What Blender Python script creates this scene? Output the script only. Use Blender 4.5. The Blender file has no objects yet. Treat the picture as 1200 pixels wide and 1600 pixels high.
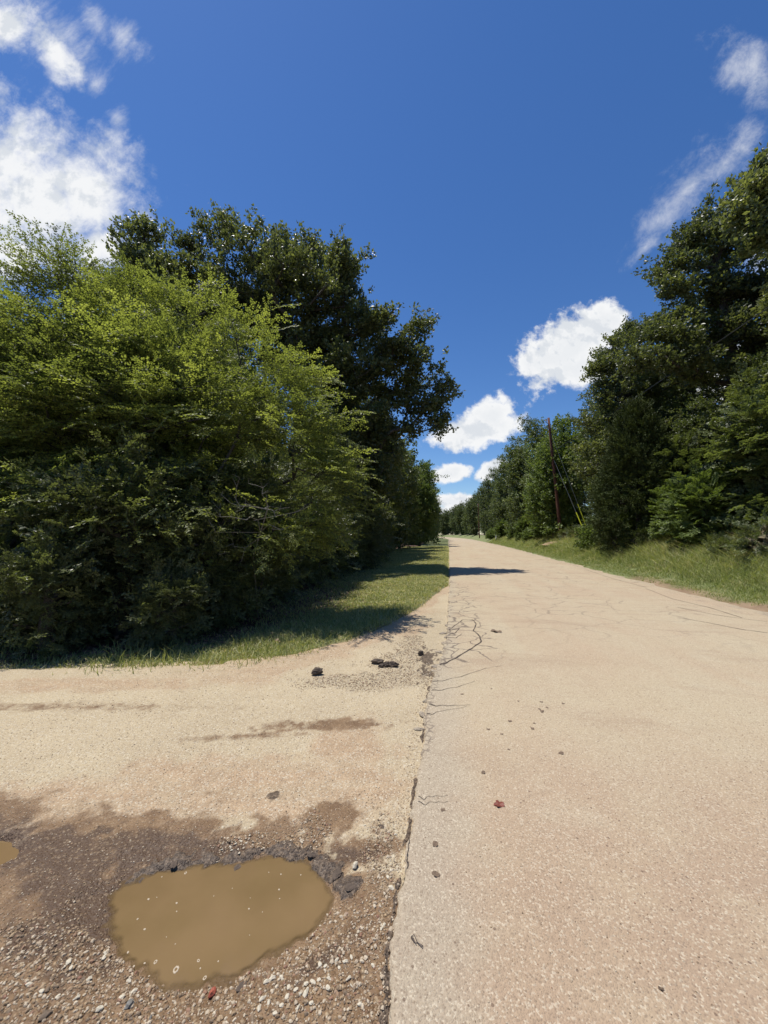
import bpy, math, random
import numpy as np
import bmesh
from mathutils import Vector, Matrix, noise as MN
C = bpy.context.scene
col = C.collection
rng = np.random.default_rng(7)
random.seed(7)
PI = math.pi

# ------------------------------------------------------------------ camera, sun, sky, exposure
F, PITCH, EYE = 603.0, math.atan(35/603.0), 1.6
cd = bpy.data.cameras.new('camera'); cam = bpy.data.objects.new('camera', cd); col.objects.link(cam)
cd.sensor_fit = 'VERTICAL'; cd.sensor_height = 36; cd.lens = 36*F/1600
cd.clip_start = 0.05; cd.clip_end = 6000
cam.location = (0, 0, EYE); cam.rotation_euler = (PI/2+PITCH, 0, 0)
C.camera = cam
SUN_EL, SUN_AZ = math.radians(72.5), math.radians(-70)      # azimuth from +Y (ahead), negative = left
sdir = Vector((math.sin(SUN_AZ)*math.cos(SUN_EL), math.cos(SUN_AZ)*math.cos(SUN_EL), math.sin(SUN_EL)))
sd = bpy.data.lights.new('sun', 'SUN'); sun = bpy.data.objects.new('sun', sd); col.objects.link(sun)
sd.energy = 4.1; sd.angle = math.radians(0.53); sd.color = (1.0, 0.955, 0.88)
sun.rotation_euler = sdir.to_track_quat('Z', 'Y').to_euler()
C.view_settings.view_transform = 'Standard'; C.view_settings.look = 'None'
C.view_settings.gamma = 1; C.view_settings.exposure = 0.45; C.view_settings.use_curve_mapping = False
C.cycles.max_bounces = 6; C.cycles.diffuse_bounces = 3; C.cycles.glossy_bounces = 2
C.cycles.transmission_bounces = 4; C.cycles.transparent_max_bounces = 4


def ray(px, py):                     # direction (per metre of depth) of a photo pixel
    a, b = F*math.cos(PITCH)-(800-py)*math.sin(PITCH), F*math.sin(PITCH)+(800-py)*math.cos(PITCH)
    return (px-600)/a, b/a


def at(px, py, d):
    u, v = ray(px, py); return np.array((u*d, d, EYE+v*d))


def gr(px, py, z=0.0):
    u, v = ray(px, py); d = (z-EYE)/v; return np.array((u*d, d))


class NT:
    def __init__(s, tree): s.t = tree; s.n = tree.nodes; s.l = tree.links; s.n.clear()

    def new(s, typ, _o=0, **kw):
        nd = s.n.new(typ)
        for k, v in kw.items():
            if k.startswith('i_'): s.put(nd.inputs[k[2:].replace('_', ' ')], v)
            elif k[0] == 'n' and k[1:].isdigit(): s.put(nd.inputs[int(k[1:])], v)
            else: setattr(nd, k, v)
        return nd

    def put(s, sock, v):
        if isinstance(v, bpy.types.NodeSocket): s.l.new(v, sock)
        elif isinstance(v, bpy.types.Node): s.l.new(v.outputs[0], sock)
        else:
            if sock.type == 'RGBA' and len(v) == 3: v = (*v, 1)
            sock.default_value = v

    def m(s, op, a, b=0.0, c=0.0, clamp=False):
        nd = s.new('ShaderNodeMath', operation=op, use_clamp=clamp, n0=a, n1=b, n2=c); return nd.outputs[0]

    def vm(s, op, a, b=(0, 0, 0)):
        nd = s.new('ShaderNodeVectorMath', operation=op, n0=a, n1=b)
        return nd.outputs['Value'] if op in ('LENGTH', 'DOT_PRODUCT') else nd.outputs[0]

    def noise(s, vec, scale, detail=4, rough=.5, out='Fac', dist=0.0):
        return s.new('ShaderNodeTexNoise', i_Vector=vec, i_Scale=scale, i_Detail=detail, i_Roughness=rough, i_Distortion=dist).outputs[out]

    def voro(s, vec, scale, feature='F1', out='Distance', rnd=1.0):
        return s.new('ShaderNodeTexVoronoi', feature=feature, i_Vector=vec, i_Scale=scale, i_Randomness=rnd).outputs[out]

    def ss(s, x, a, b, lo=0.0, hi=1.0):
        return s.new('ShaderNodeMapRange', interpolation_type='SMOOTHSTEP', n0=x, n1=a, n2=b, n3=lo, n4=hi).outputs[0]

    def mix(s, f, a, b, mode='MIX'):
        nd = s.new('ShaderNodeMix', data_type='RGBA', blend_type=mode)
        s.put(nd.inputs[0], f); s.put(nd.inputs[6], a); s.put(nd.inputs[7], b); return nd.outputs[2]

    def attr(s, name): return s.new('ShaderNodeAttribute', attribute_name=name).outputs['Fac']


# ---- the sky: Nishita plus clouds laid out by direction
W = bpy.data.worlds.new('World'); C.world = W; W.use_nodes = True
w = NT(W.node_tree)
tc = w.new('ShaderNodeTexCoord').outputs['Generated']
sky = w.new('ShaderNodeTexSky', sky_type='NISHITA', sun_disc=False, sun_elevation=SUN_EL, sun_rotation=SUN_AZ,
            altitude=100, air_density=1.0, dust_density=0.15, ozone_density=5.0)
sep = w.new('ShaderNodeSeparateXYZ', n0=tc)
yy = w.m('MAXIMUM', sep.outputs[1], 0.02)
U = w.m('DIVIDE', sep.outputs[0], yy); V = w.m('DIVIDE', sep.outputs[2], yy)
P = w.new('ShaderNodeCombineXYZ', n0=U, n1=V).outputs[0]


def field(lst):
    best = None
    for (px, py, a, b, ang) in lst:
        u, v = ray(px, py)
        p = w.vm('SUBTRACT', P, (u, v, 0))
        p = w.new('ShaderNodeVectorRotate', rotation_type='Z_AXIS', i_Vector=p, i_Angle=-math.radians(ang)).outputs[0]
        q = w.vm('MULTIPLY', p, (F/a, F/b, 0))
        f = w.m('SUBTRACT', 1.0, w.vm('LENGTH', q))
        best = f if best is None else w.m('MAXIMUM', best, f)
    return best


CUM = [(893, 543, 112, 62, 32), (865, 562, 80, 38, 12), (938, 512, 60, 46, 30), (905, 575, 75, 40, 5), (748, 673, 92, 34, 15), (768, 650, 50, 44, 40),
       (698, 741, 46, 19, 8), (772, 733, 36, 19, 30), (708, 783, 48, 17, 0), (700, 804, 50, 20, 0), (1100, 600, 130, 40, 5), (1185, 560, 60, 40, 0)]
SOFT = [(40, 300, 225, 150, -30), (130, 300, 100, 120, 20), (20, 400, 90, 55, 0), (160, 385, 70, 50, 0), (0, 35, 80, 60, 0), (85, 80, 80, 34, -55)]
CIR = [(1070, 300, 150, 42, 50), (1165, 110, 62, 90, 30), (1130, 250, 130, 34, 45), (1010, 385, 60, 16, 45), (150, 30, 32, 60, 25), (195, 60, 60, 34, -50), (185, 185, 22, 28, 0), (150, 130, 26, 36, 0),
       (818, 662, 26, 12, 35), (95, 60, 100, 60, -50), (1185, 400, 55, 40, 10)]
n1 = w.noise(P, 9.0, 10, .60)
n1b = w.noise(w.vm('ADD', P, (-.02, .035, 0)), 9.0, 10, .60)
Pst = w.new('ShaderNodeVectorRotate', rotation_type='Z_AXIS', i_Vector=P, i_Angle=math.radians(-48)).outputs[0]
n2 = w.noise(w.vm('MULTIPLY', Pst, (7.5, 12, 1)), 1.0, 14, .70, dist=.2)
n3 = w.noise(w.vm('MULTIPLY', w.new('ShaderNodeVectorRotate', rotation_type='Z_AXIS', i_Vector=P, i_Angle=math.radians(40)).outputs[0], (8.5, 9.5, 1)), 1.0, 14, .66, dist=.15)
n1h = w.noise(P, 30.0, 8, .62)
cum = w.m('ADD', field(CUM), w.m('ADD', w.m('MULTIPLY', w.m('SUBTRACT', n1, .5), 1.0), w.m('MULTIPLY', w.m('SUBTRACT', n1h, .5), .95)))
aC = w.ss(cum, 0.05, 0.40)
soft = w.m('ADD', field(SOFT), w.m('MULTIPLY', w.m('SUBTRACT', n3, .48), 2.0))
aS = w.ss(soft, -.12, .85, 0, .98)
cir = w.m('ADD', field(CIR), w.m('MULTIPLY', w.m('SUBTRACT', n2, .53), 3.0))
aR = w.ss(cir, -0.15, 1.6, 0, .66)
front = w.ss(sep.outputs[1], 0.02, 0.1)
alpha = w.m('MULTIPLY', w.m('MAXIMUM', w.m('MAXIMUM', aC, aS), aR), front, clamp=True)
shade = w.m('MAXIMUM', w.ss(w.m('SUBTRACT', n1b, n1), -.03, .10), w.m('MULTIPLY', w.ss(cum, .35, .9), .45))
ccol = w.mix(w.m('MULTIPLY', shade, .55), (.93, .94, .95), (.56, .62, .70))
skc = w.new('ShaderNodeHueSaturation', i_Hue=.507, i_Saturation=1.20, i_Value=1.0, i_Color=sky)
b1 = w.new('ShaderNodeBackground', i_Color=skc, i_Strength=0.094)
b2 = w.new('ShaderNodeBackground', i_Color=ccol, i_Strength=0.73)
mx = w.new('ShaderNodeMixShader', n0=alpha, n1=b1, n2=b2)
w.new('ShaderNodeOutputWorld', i_Surface=mx)


# ------------------------------------------------------------------ numpy noise
_perm = np.random.default_rng(3).permutation(512)
_g = np.random.default_rng(4).random(512)


def vnoise(x, y):
    xi, yi = np.floor(x).astype(int), np.floor(y).astype(int)
    fx, fy = x-xi, y-yi; fx = fx*fx*(3-2*fx); fy = fy*fy*(3-2*fy)
    def h(i, j): return _g[_perm[(_perm[i & 511]+j) & 511]]
    return (h(xi, yi)*(1-fx)+h(xi+1, yi)*fx)*(1-fy)+(h(xi, yi+1)*(1-fx)+h(xi+1, yi+1)*fx)*fy


def fbm(x, y, s=1.0, o=4):
    x, y = np.asarray(x, float)*s, np.asarray(y, float)*s
    r, a, t = 0, 1.0, 0
    for k in range(o):
        r = r+a*vnoise(x*2**k+17.3*k, y*2**k+9.1*k); t += a; a *= .5
    return r/t-.5


def sst(x, a, b):
    t = np.clip((np.asarray(x, float)-a)/(b-a), 0, 1); return t*t*(3-2*t)


# ------------------------------------------------------------------ object helpers
def tag(o, label=None, cat=None, group=None, kind=None):
    for k, v in (('label', label), ('category', cat), ('group', group), ('kind', kind)):
        if v: o[k] = v
    return o


def empty(name, loc, rz=0.0):
    o = bpy.data.objects.new(name, None); col.objects.link(o)
    o.location = loc; o.rotation_euler = (0, 0, rz); o.empty_display_size = .2
    return o


def mesh_np(name, verts, quads, mats, parent=None, attrs=None, midx=None, smooth=False, tris=None):
    me = bpy.data.meshes.new(name)
    verts = np.asarray(verts, np.float32)
    me.vertices.add(len(verts)); me.vertices.foreach_set('co', verts.ravel())
    loops = []; starts = []; n = 0
    if quads is not None and len(quads):
        q = np.asarray(quads, np.int32); loops.append(q.ravel()); starts.append(np.arange(len(q))*4); n = len(q)*4
    if tris is not None and len(tris):
        t = np.asarray(tris, np.int32); loops.append(t.ravel()); starts.append(n+np.arange(len(t))*3)
    loops = np.concatenate(loops).astype(np.int32); starts = np.concatenate(starts).astype(np.int32)
    me.loops.add(len(loops)); me.loops.foreach_set('vertex_index', loops)
    me.polygons.add(len(starts)); me.polygons.foreach_set('loop_start', starts)
    for m_ in (mats if isinstance(mats, (list, tuple)) else [mats]): me.materials.append(m_)
    if midx is not None: me.polygons.foreach_set('material_index', np.asarray(midx, np.int32))
    if attrs:
        for k, v in attrs.items():
            a = me.attributes.new(k, 'FLOAT', 'POINT'); a.data.foreach_set('value', np.asarray(v, np.float32).ravel())
    me.update(calc_edges=True)
    me.polygons.foreach_set('use_smooth', np.full(len(starts), smooth))
    o = bpy.data.objects.new(name, me); col.objects.link(o)
    if parent: o.parent = parent
    return o


def copy_tree(o, parent=None):
    c = o.copy(); col.objects.link(c)
    if parent is not None: c.parent = parent
    for ch in KIDS.get(o.name, []): copy_tree_child(ch, c)
    return c


def copy_tree_child(o, parent):
    c = o.copy(); col.objects.link(c); c.parent = parent
    for ch in KIDS.get(o.name, []): copy_tree_child(ch, c)


KIDS = {}


def tubes(segs, sides=6):
    """segs: (n,8) x0 y0 z0 r0 x1 y1 z1 r1 -> verts, quads"""
    s = np.asarray(segs, float); n = len(s)
    a, b = s[:, 0:3], s[:, 4:7]; r0, r1 = s[:, 3], s[:, 7]
    d = b-a; d /= np.maximum(np.linalg.norm(d, axis=1, keepdims=True), 1e-9)
    ref = np.where(np.abs(d[:, 2:3]) > .9, np.array([[1., 0, 0]]), np.array([[0, 0, 1.]]))
    u = np.cross(d, ref); u /= np.linalg.norm(u, axis=1, keepdims=True); v = np.cross(d, u)
    th = np.arange(sides)*2*PI/sides
    ring = u[:, None, :]*np.cos(th)[None, :, None]+v[:, None, :]*np.sin(th)[None, :, None]
    V0 = a[:, None, :]+ring*r0[:, None, None]; V1 = b[:, None, :]+ring*r1[:, None, None]
    Vt = np.concatenate([V0, V1], 1).reshape(-1, 3)
    k = np.arange(sides); q = np.stack([k, (k+1) % sides, (k+1) % sides+sides, k+sides], 1)
    Q = (np.arange(n)[:, None, None]*2*sides+q[None]).reshape(-1, 4)
    return Vt, Q


def chain(pts, r0, r1, sides=8, cap=True):
    """one continuous tapering tube through pts, ends closed"""
    pts = np.asarray(pts, float); n = len(pts)
    rad = r0+(r1-r0)*np.linspace(0, 1, n) if np.isscalar(r0) else np.asarray(r0)
    t = np.gradient(pts, axis=0); t /= np.linalg.norm(t, axis=1, keepdims=True)
    ref = np.array([0, 0, 1.]) if abs(t[0, 2]) < .9 else np.array([1., 0, 0])
    u = np.cross(t, ref); u /= np.linalg.norm(u, axis=1, keepdims=True); v = np.cross(t, u)
    th = np.arange(sides)*2*PI/sides
    V = (pts[:, None]+rad[:, None, None]*(u[:, None]*np.cos(th)[None, :, None]+v[:, None]*np.sin(th)[None, :, None])).reshape(-1, 3)
    Q = []
    for i in range(n-1):
        for k in range(sides): Q.append((i*sides+k, i*sides+(k+1) % sides, (i+1)*sides+(k+1) % sides, (i+1)*sides+k))
    T = []
    V = np.vstack([V, pts[0], pts[-1]]); c0 = len(V)-2; c1 = len(V)-1
    for k in range(sides):
        T.append((c0, (k+1) % sides, k)); T.append((c1, (n-1)*sides+k, (n-1)*sides+(k+1) % sides))
    return V, np.array(Q), np.array(T)


# ------------------------------------------------------------------ materials
def mat(name):
    m_ = bpy.data.materials.new(name); m_.use_nodes = True; return m_, NT(m_.node_tree)


def leaf_mat(name, dark, mid, light, rough=.45, trans=.35, spec=.5, tcol=1.6):
    m_, t = mat(name)
    r = t.attr('rnd'); oi = t.new('ShaderNodeObjectInfo').outputs['Random']
    co = t.new('ShaderNodeTexCoord').outputs['Object']
    big = t.noise(co, .55, 3)
    k = t.m('ADD', t.m('MULTIPLY', r, .65), t.m('MULTIPLY', t.m('SUBTRACT', big, .5), 1.1))
    k = t.m('ADD', k, t.m('MULTIPLY', t.m('SUBTRACT', oi, .5), .28), clamp=True)
    ramp = t.new('ShaderNodeValToRGB', n0=k)
    e = ramp.color_ramp.elements
    e[0].position = .08; e[0].color = (*dark, 1); e[1].position = .95; e[1].color = (*light, 1)
    x = e.new(.5); x.color = (*mid, 1)
    pr = t.new('ShaderNodeBsdfPrincipled', i_Base_Color=ramp.outputs[0], i_Roughness=rough)
    pr.inputs['Specular IOR Level'].default_value = spec
    tr = t.new('ShaderNodeBsdfTranslucent', i_Color=t.mix(1.0, ramp.outputs[0], (1.25*tcol, 1.27*tcol, .62*tcol), 'MULTIPLY'))
    ms = t.new('ShaderNodeMixShader', n0=trans, n1=pr.outputs[0], n2=tr.outputs[0])
    t.new('ShaderNodeOutputMaterial', i_Surface=ms.outputs[0])
    return m_


def bark_mat(name, a, b, sc=14):
    m_, t = mat(name)
    co = t.new('ShaderNodeTexCoord').outputs['Object']
    st = t.vm('MULTIPLY', co, (1, 1, .22))
    n = t.noise(st, sc, 6, .65)
    pr = t.new('ShaderNodeBsdfPrincipled', i_Base_Color=t.mix(t.ss(n, .3, .7), a, b), i_Roughness=.9)
    bp = t.new('ShaderNodeBump', i_Strength=.6, i_Distance=.02, i_Height=n); t.put(pr.inputs['Normal'], bp)
    t.new('ShaderNodeOutputMaterial', i_Surface=pr.outputs[0]); return m_


def plain(name, c, rough=.8, metal=0, var=.25, sc=30, bump=.2):
    m_, t = mat(name)
    co = t.new('ShaderNodeTexCoord').outputs['Object']
    n = t.noise(co, sc, 5, .6)
    cc = t.mix(n, tuple(x*(1-var) for x in c), tuple(min(1, x*(1+var)) for x in c))
    pr = t.new('ShaderNodeBsdfPrincipled', i_Base_Color=cc, i_Roughness=rough, i_Metallic=metal)
    if bump: t.put(pr.inputs['Normal'], t.new('ShaderNodeBump', i_Strength=bump, i_Distance=.005, i_Height=n))
    t.new('ShaderNodeOutputMaterial', i_Surface=pr.outputs[0]); return m_


M_ELM = leaf_mat('elm leaf', (.105, .128, .038), (.215, .245, .066), (.34, .37, .105), .5, .44, .4, 1.5)
M_OAK = leaf_mat('oak leaf', (.068, .082, .034), (.130, .148, .056), (.21, .23, .090), .40, .36, .42, 1.6)
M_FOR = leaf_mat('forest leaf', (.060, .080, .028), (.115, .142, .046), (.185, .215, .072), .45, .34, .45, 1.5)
M_PALE = leaf_mat('pale leaf', (.085, .12, .032), (.135, .18, .045), (.21, .265, .065), .5, .34, .4, 1.4)
M_CED = leaf_mat('cedar needle', (.048, .064, .020), (.088, .112, .030), (.14, .165, .045), .7, .1, .2, 1.3)
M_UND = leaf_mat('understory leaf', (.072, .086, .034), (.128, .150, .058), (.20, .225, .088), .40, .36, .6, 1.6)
M_BARK = bark_mat('bark', (.030, .025, .020), (.085, .075, .062))
M_BARKL = bark_mat('grey bark', (.10, .09, .075), (.24, .22, .19))
M_POLE = bark_mat('pole wood', (.075, .028, .016), (.15, .062, .036), 9)

# ------------------------------------------------------------------ terrain functions
SL = 1/6.0


def edge_x(y):                       # left edge of the paved road (nearly straight, bends left far away)
    y = np.asarray(y, float)
    return SL*y-.22*sst(y, 0, 2.5)*0-.00075*np.maximum(y-110, 0)**2


def road_w(y): return 6.7+1.0*sst(y, 8, 60)


_bp = np.array([gr(*p) for p in [(0, 1062), (150, 1060), (260, 1056), (350, 1052), (430, 1043), (500, 1024), (560, 1004), (620, 975), (660, 952), (692, 925)]])
BX = np.concatenate([[-60, -14], _bp[:, 0], [3.0]]); BY = np.concatenate([[4.6, 4.2], _bp[:, 1], [14.0]])


def lawn_s(x, y):                    # >0 on the lawn side of the dirt road's far edge
    return (y-np.interp(x, BX, BY))/np.where(np.asarray(x) > -2.0, 1.35, 1.0)


def z_ground(x, y):
    x, y = np.asarray(x, float), np.asarray(y, float)
    ex = edge_x(y); rw = road_w(y)
    offr = x-(ex+rw); offl = ex-x
    z = np.full(x.shape, -.10)
    left = sst(lawn_s(x, y)+.25*fbm(x, y, 2.2), -.05, .35)*sst(offl+.12*fbm(x, y, 3), -.02, .22)
    zl = .035-.10*sst(offl, 1.0, 3.2)+.06*fbm(x, y, .7)+.02*fbm(x, y, 5)
    z = z*(1-left)+zl*left
    right = sst(offr+.3*fbm(x, y, 1.3), -.1, .2)
    zr = .05+1.25*sst(offr, .3, 4.6)+.3*sst(offr, 5, 20)+.12*fbm(x, y, .6)+.03*fbm(x, y, 4)
    z = z*(1-right)+zr*right
    back = sst(-y-3.5, 0, 1.0)*sst(offl, 0, .4)
    return z*(1-back)+.02*back


_ep = np.array([gr(*p, .02) for p in [(600, 1640), (603, 1600), (606, 1540), (604, 1500), (612, 1440), (618, 1400), (626, 1360), (637, 1300), (648, 1240), (657, 1170), (665, 1110), (674, 1060), (690, 1025), (697, 985), (700, 940)]])
_ep = _ep[np.argsort(_ep[:, 1])]


def edge_in(y):      # how far the broken left edge bites into the slab
    base = np.interp(y, np.append(_ep[:, 1], [14, 40]), np.append(_ep[:, 0]-SL*_ep[:, 1], [.03, .05]))
    return base+.035*fbm(y*0+3.3, y, 2.5, 3)+.03*fbm(y*0+1.3, y, 14, 4)*np.clip(y*.4, .6, 3)


def ell(x, y, c, rx, ry, ang=0.0, ns=3.0, na=.5, seed=0):
    a = math.radians(ang); dx, dy = x-c[0], y-c[1]
    u = (dx*math.cos(a)+dy*math.sin(a))/rx; v = (-dx*math.sin(a)+dy*math.cos(a))/ry
    return 1-np.sqrt(u*u+v*v)+na*2*fbm(x+seed*3.7, y-seed*2.1, ns, 5)+na*1.5*fbm(x+seed, y-seed*1.7, ns*4, 4)


PUD = np.array([gr(*p, -.035) for p in [(165, 1440), (175, 1400), (205, 1372), (250, 1354), (310, 1352), (380, 1344), (440, 1334), (488, 1346), (516, 1372), (524, 1402),
                                (500, 1440), (452, 1480), (405, 1512), (352, 1536), (292, 1546), (232, 1530), (182, 1492)]])


def poly_sd(x, y, P_):
    """signed distance, positive inside"""
    x, y = np.asarray(x, float), np.asarray(y, float)
    dmin = np.full(x.shape, 1e9); ins = np.zeros(x.shape, bool); n = len(P_)
    for i in range(n):
        ax, ay = P_[i]; bx, by = P_[(i+1) % n]
        ex, ey = bx-ax, by-ay
        t = np.clip(((x-ax)*ex+(y-ay)*ey)/(ex*ex+ey*ey), 0, 1)
        dmin = np.minimum(dmin, np.hypot(x-ax-t*ex, y-ay-t*ey))
        c = ((ay > y) != (by > y)) & (x < (bx-ax)*(y-ay)/(by-ay+1e-12)+ax)
        ins ^= c
    return np.where(ins, dmin, -dmin)


def masks(x, y):
    pd = poly_sd(x, y, PUD)
    g = lambda px, py: gr(px, py)
    wet = np.maximum.reduce([
        ell(x, y, g(60, 1470), 1.05, .62, -20, 2.2, .45, 1), ell(x, y, g(120, 1330), .75, .30, -8, 3, .6, 2),
        ell(x, y, g(0, 1275), .35, .22, 0, 3, .5, 3), ell(x, y, g(350, 1330), .62, .22, 0, 4, .7, 4),
        ell(x, y, g(520, 1275), .20, .14, 60, 5, .7, 5), ell(x, y, g(560, 1330), .24, .10, 10, 5, .7, 6),
        ell(x, y, g(520, 1130), .46, .12, 2, 5, 1.0, 7)*.42, ell(x, y, g(500, 1480), .42, .30, 30, 4, .5, 8),
        ell(x, y, g(420, 1590), .65, .25, 0, 4, .5, 9), ell(x, y, g(120, 1105), 1.0, .09, 0, 3, .8, 10)*.25,
        ell(x, y, g(380, 1150), .45, .05, 8, 4, .8, 11)*.25])
    wet = sst(wet, -.32, .62)
    wet = np.maximum(wet, sst(pd, -.14, -.02)*.9)
    deep = sst(np.maximum.reduce([ell(x, y, g(215, 1310), .30, .11, -5, 5, .9, 12), ell(x, y, g(60, 1320), .60, .13, -12, 4, .9, 13), ell(x, y, g(110, 1400), .30, .12, -20, 5, .9, 15)*.8, ell(x, y, g(90, 1480), .3, .08, -20, 5, .9, 16)*.7, ell(x, y, g(330, 1320), .25, .07, 0, 6, .9, 17), ell(x, y, g(490, 1500), .15, .06, 30, 6, .9, 18),
                                  ell(x, y, g(550, 1335), .16, .06, 0, 6, .8, 14)]), -.1, .4)
    # bare black asphalt along the back rim of the puddle
    rimc = [(205, 1362), (235, 1348), (262, 1340), (292, 1338), (318, 1335), (355, 1334), (368, 1328), (400, 1322), (440, 1318), (470, 1325), (490, 1322), (520, 1352), (545, 1388), (300, 1322), (240, 1335)]
    rp = np.array([g(*c) for c in rimc[:13]]); dr = np.full(x.shape, 9.)
    for (ax_, ay_), (bx_, by_) in zip(rp[:-1], rp[1:]):
        ex_, ey_ = bx_-ax_, by_-ay_; tt_ = np.clip(((x-ax_)*ex_+(y-ay_)*ey_)/(ex_*ex_+ey_*ey_), 0, 1)
        dr = np.minimum(dr, np.hypot(x-ax_-tt_*ex_, y-ay_-tt_*ey_))
    asph_gapshade = sst(.030-dr+.16*fbm(x, y, 8, 3)+.10*fbm(x, y, 26, 4), -.012, .016)
    asph_gapshade = np.maximum(asph_gapshade, .55*sst(np.maximum(ell(x, y, g(668, 1030), .15, .7, -10, 9, 1.1, 40)-.1, ell(x, y, g(430, 1242), .08, .05, 20, 9, .6, 41)), .0, .4))
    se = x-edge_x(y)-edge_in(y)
    asph_gapshade = np.maximum(asph_gapshade, .95*sst(.007-np.abs(se+.008)+.07*fbm(x, y, 5, 3)+.03*fbm(x, y, 28, 3)-.008, -.004, .012)*sst(-y, -9, -5))  # dark crevice along the road seam: gap shade painted in with the asphalt colour
    tan = np.maximum.reduce([ell(x, y, g(400, 1230), 1.1, .42, 0, 1.6, .5, 30), ell(x, y, g(120, 1260), .9, .3, 0, 2, .5, 31), ell(x, y, g(560, 1180), .4, .5, 0, 2, .6, 32),
                             ell(x, y, g(600, 990), .9, .35, 35, 2, .6, 33), ell(x, y, g(640, 960), .7, .35, 40, 2, .6, 34), ell(x, y, g(100, 1070), 1.4, .22, 0, 2, .6, 35)])
    tan = np.maximum(sst(tan, -.15, .5), 1.0*sst(lawn_s(x, y)+.8*fbm(x, y, 2.2, 4), -.42, -.1)*sst(x, -3.2, -1.0))
    grav = sst(np.maximum.reduce([ell(x, y, g(330, 1570), .7, .2, -5, 4, .5, 36), ell(x, y, g(60, 1560), .7, .25, -10, 4, .5, 37), ell(x, y, g(520, 1500), .28, .2, 20, 5, .6, 38),
                                  ell(x, y, g(490, 1300), .14, .12, 60, 6, .7, 39), ell(x, y, g(395, 1310), .16, .05, 10, 6, .7, 50), ell(x, y, g(600, 1380), .09, .55, 5, 5, .6, 51),
                                  ell(x, y, g(640, 1040), .5, .6, 10, 4, .6, 52), ell(x, y, g(670, 985), .35, 1.6, -14, 3, .6, 53), ell(x, y, g(560, 1065), .8, .25, 0, 3, .6, 54)]), -.15, .4)
    return pd, wet, deep, asph_gapshade, tan, grav


def z_dirt(x, y, mk=None):
    x, y = np.asarray(x, float), np.asarray(y, float)
    pd, wet, deep, asph_gapshade, tan, grav = mk if mk is not None else masks(x, y)
    z = .012*fbm(x, y, 1.1, 3)+.006*fbm(x, y, 7, 3)+.004*fbm(x, y, 30, 2)
    pn = pd+.035+.07*fbm(x, y, 9, 4)+.035*fbm(x, y, 34, 3)
    dip = sst(pn, -.16, .02)*.6+sst(pn, .0, .14)*.9
    dip2 = sst(ell(x, y, gr(-45, 1330), .22, .10, 0, 4, .2, 60), -.4, .3)
    z = z-.048*np.maximum(dip, dip2)
    z = z+asph_gapshade*(.012+.026*fbm(x, y, 24, 3))
    z = z+wet*.007*fbm(x, y, 45, 2)+grav*.008*fbm(x, y, 38, 2)
    return z-.03*sst(-y, 2.5, 4)


def grid(xs, ys, zf):
    X, Y = np.meshgrid(xs, ys)
    nx, ny = len(xs), len(ys)
    i = np.arange(nx-1)[None]+np.arange(ny-1)[:, None]*nx
    Q = np.stack([i, i+1, i+1+nx, i+nx], -1).reshape(-1, 4)
    return X.ravel(), Y.ravel(), Q


def geo(a, b, step0, g):
    out = [a]; s = step0
    while out[-1] < b: out.append(out[-1]+s); s *= g
    return np.array(out)


# ------------------------------------------------------------------ ground
def ground_material():
    m_, t = mat('ground soil')
    co = t.new('ShaderNodeTexCoord').outputs['Object']
    g, li = t.attr('grass'), t.attr('litter')
    n = t.noise(co, 1.3, 5, .6); f = t.noise(co, 26, 6, .7); v = t.voro(co, 55, out='Color')
    vs = t.new('ShaderNodeSeparateColor', n0=v).outputs[0]
    soil = t.mix(t.ss(n, .3, .7), (.20, .13, .075), (.30, .21, .13))
    grass = t.mix(t.ss(f, .3, .7), (.09, .12, .035), (.20, .22, .08))
    grass = t.mix(t.ss(n, .5, .75), grass, (.25, .22, .11))
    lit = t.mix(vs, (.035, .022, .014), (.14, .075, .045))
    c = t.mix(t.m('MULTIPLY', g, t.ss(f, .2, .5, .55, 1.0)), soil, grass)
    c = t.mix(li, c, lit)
    pr = t.new('ShaderNodeBsdfPrincipled', i_Base_Color=c, i_Roughness=.95)
    h = t.m('ADD', f, t.m('MULTIPLY', vs, .5))
    t.put(pr.inputs['Normal'], t.new('ShaderNodeBump', i_Strength=.7, i_Distance=.03, i_Height=h))
    t.new('ShaderNodeOutputMaterial', i_Surface=pr.outputs[0]); return m_


xs = np.concatenate([-geo(0, 1500, .12, 1.028)[::-1][:-1], geo(0, 1500, .12, 1.028)])
ys = np.concatenate([-geo(0, 1500, .3, 1.10)[::-1][:-1], geo(0, 2200, .10, 1.024)])
X, Y, Q = grid(xs, ys, None)
Z = z_ground(X, Y)
ex = edge_x(Y)
rightg = sst(X-ex-road_w(Y)+.5*fbm(X, Y, 1.5), .05, .5)
leftg = sst(lawn_s(X, Y)+.5*fbm(X, Y, 2.5), .0, .5)
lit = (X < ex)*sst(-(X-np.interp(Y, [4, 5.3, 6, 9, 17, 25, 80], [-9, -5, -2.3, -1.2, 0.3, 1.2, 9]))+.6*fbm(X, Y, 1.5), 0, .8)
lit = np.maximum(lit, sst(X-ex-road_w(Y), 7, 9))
mesh_np('ground', np.stack([X, Y, Z], 1), Q, ground_material(), attrs={'grass': np.maximum(rightg, leftg), 'litter': lit}, smooth=True)['kind'] = 'structure'


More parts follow.
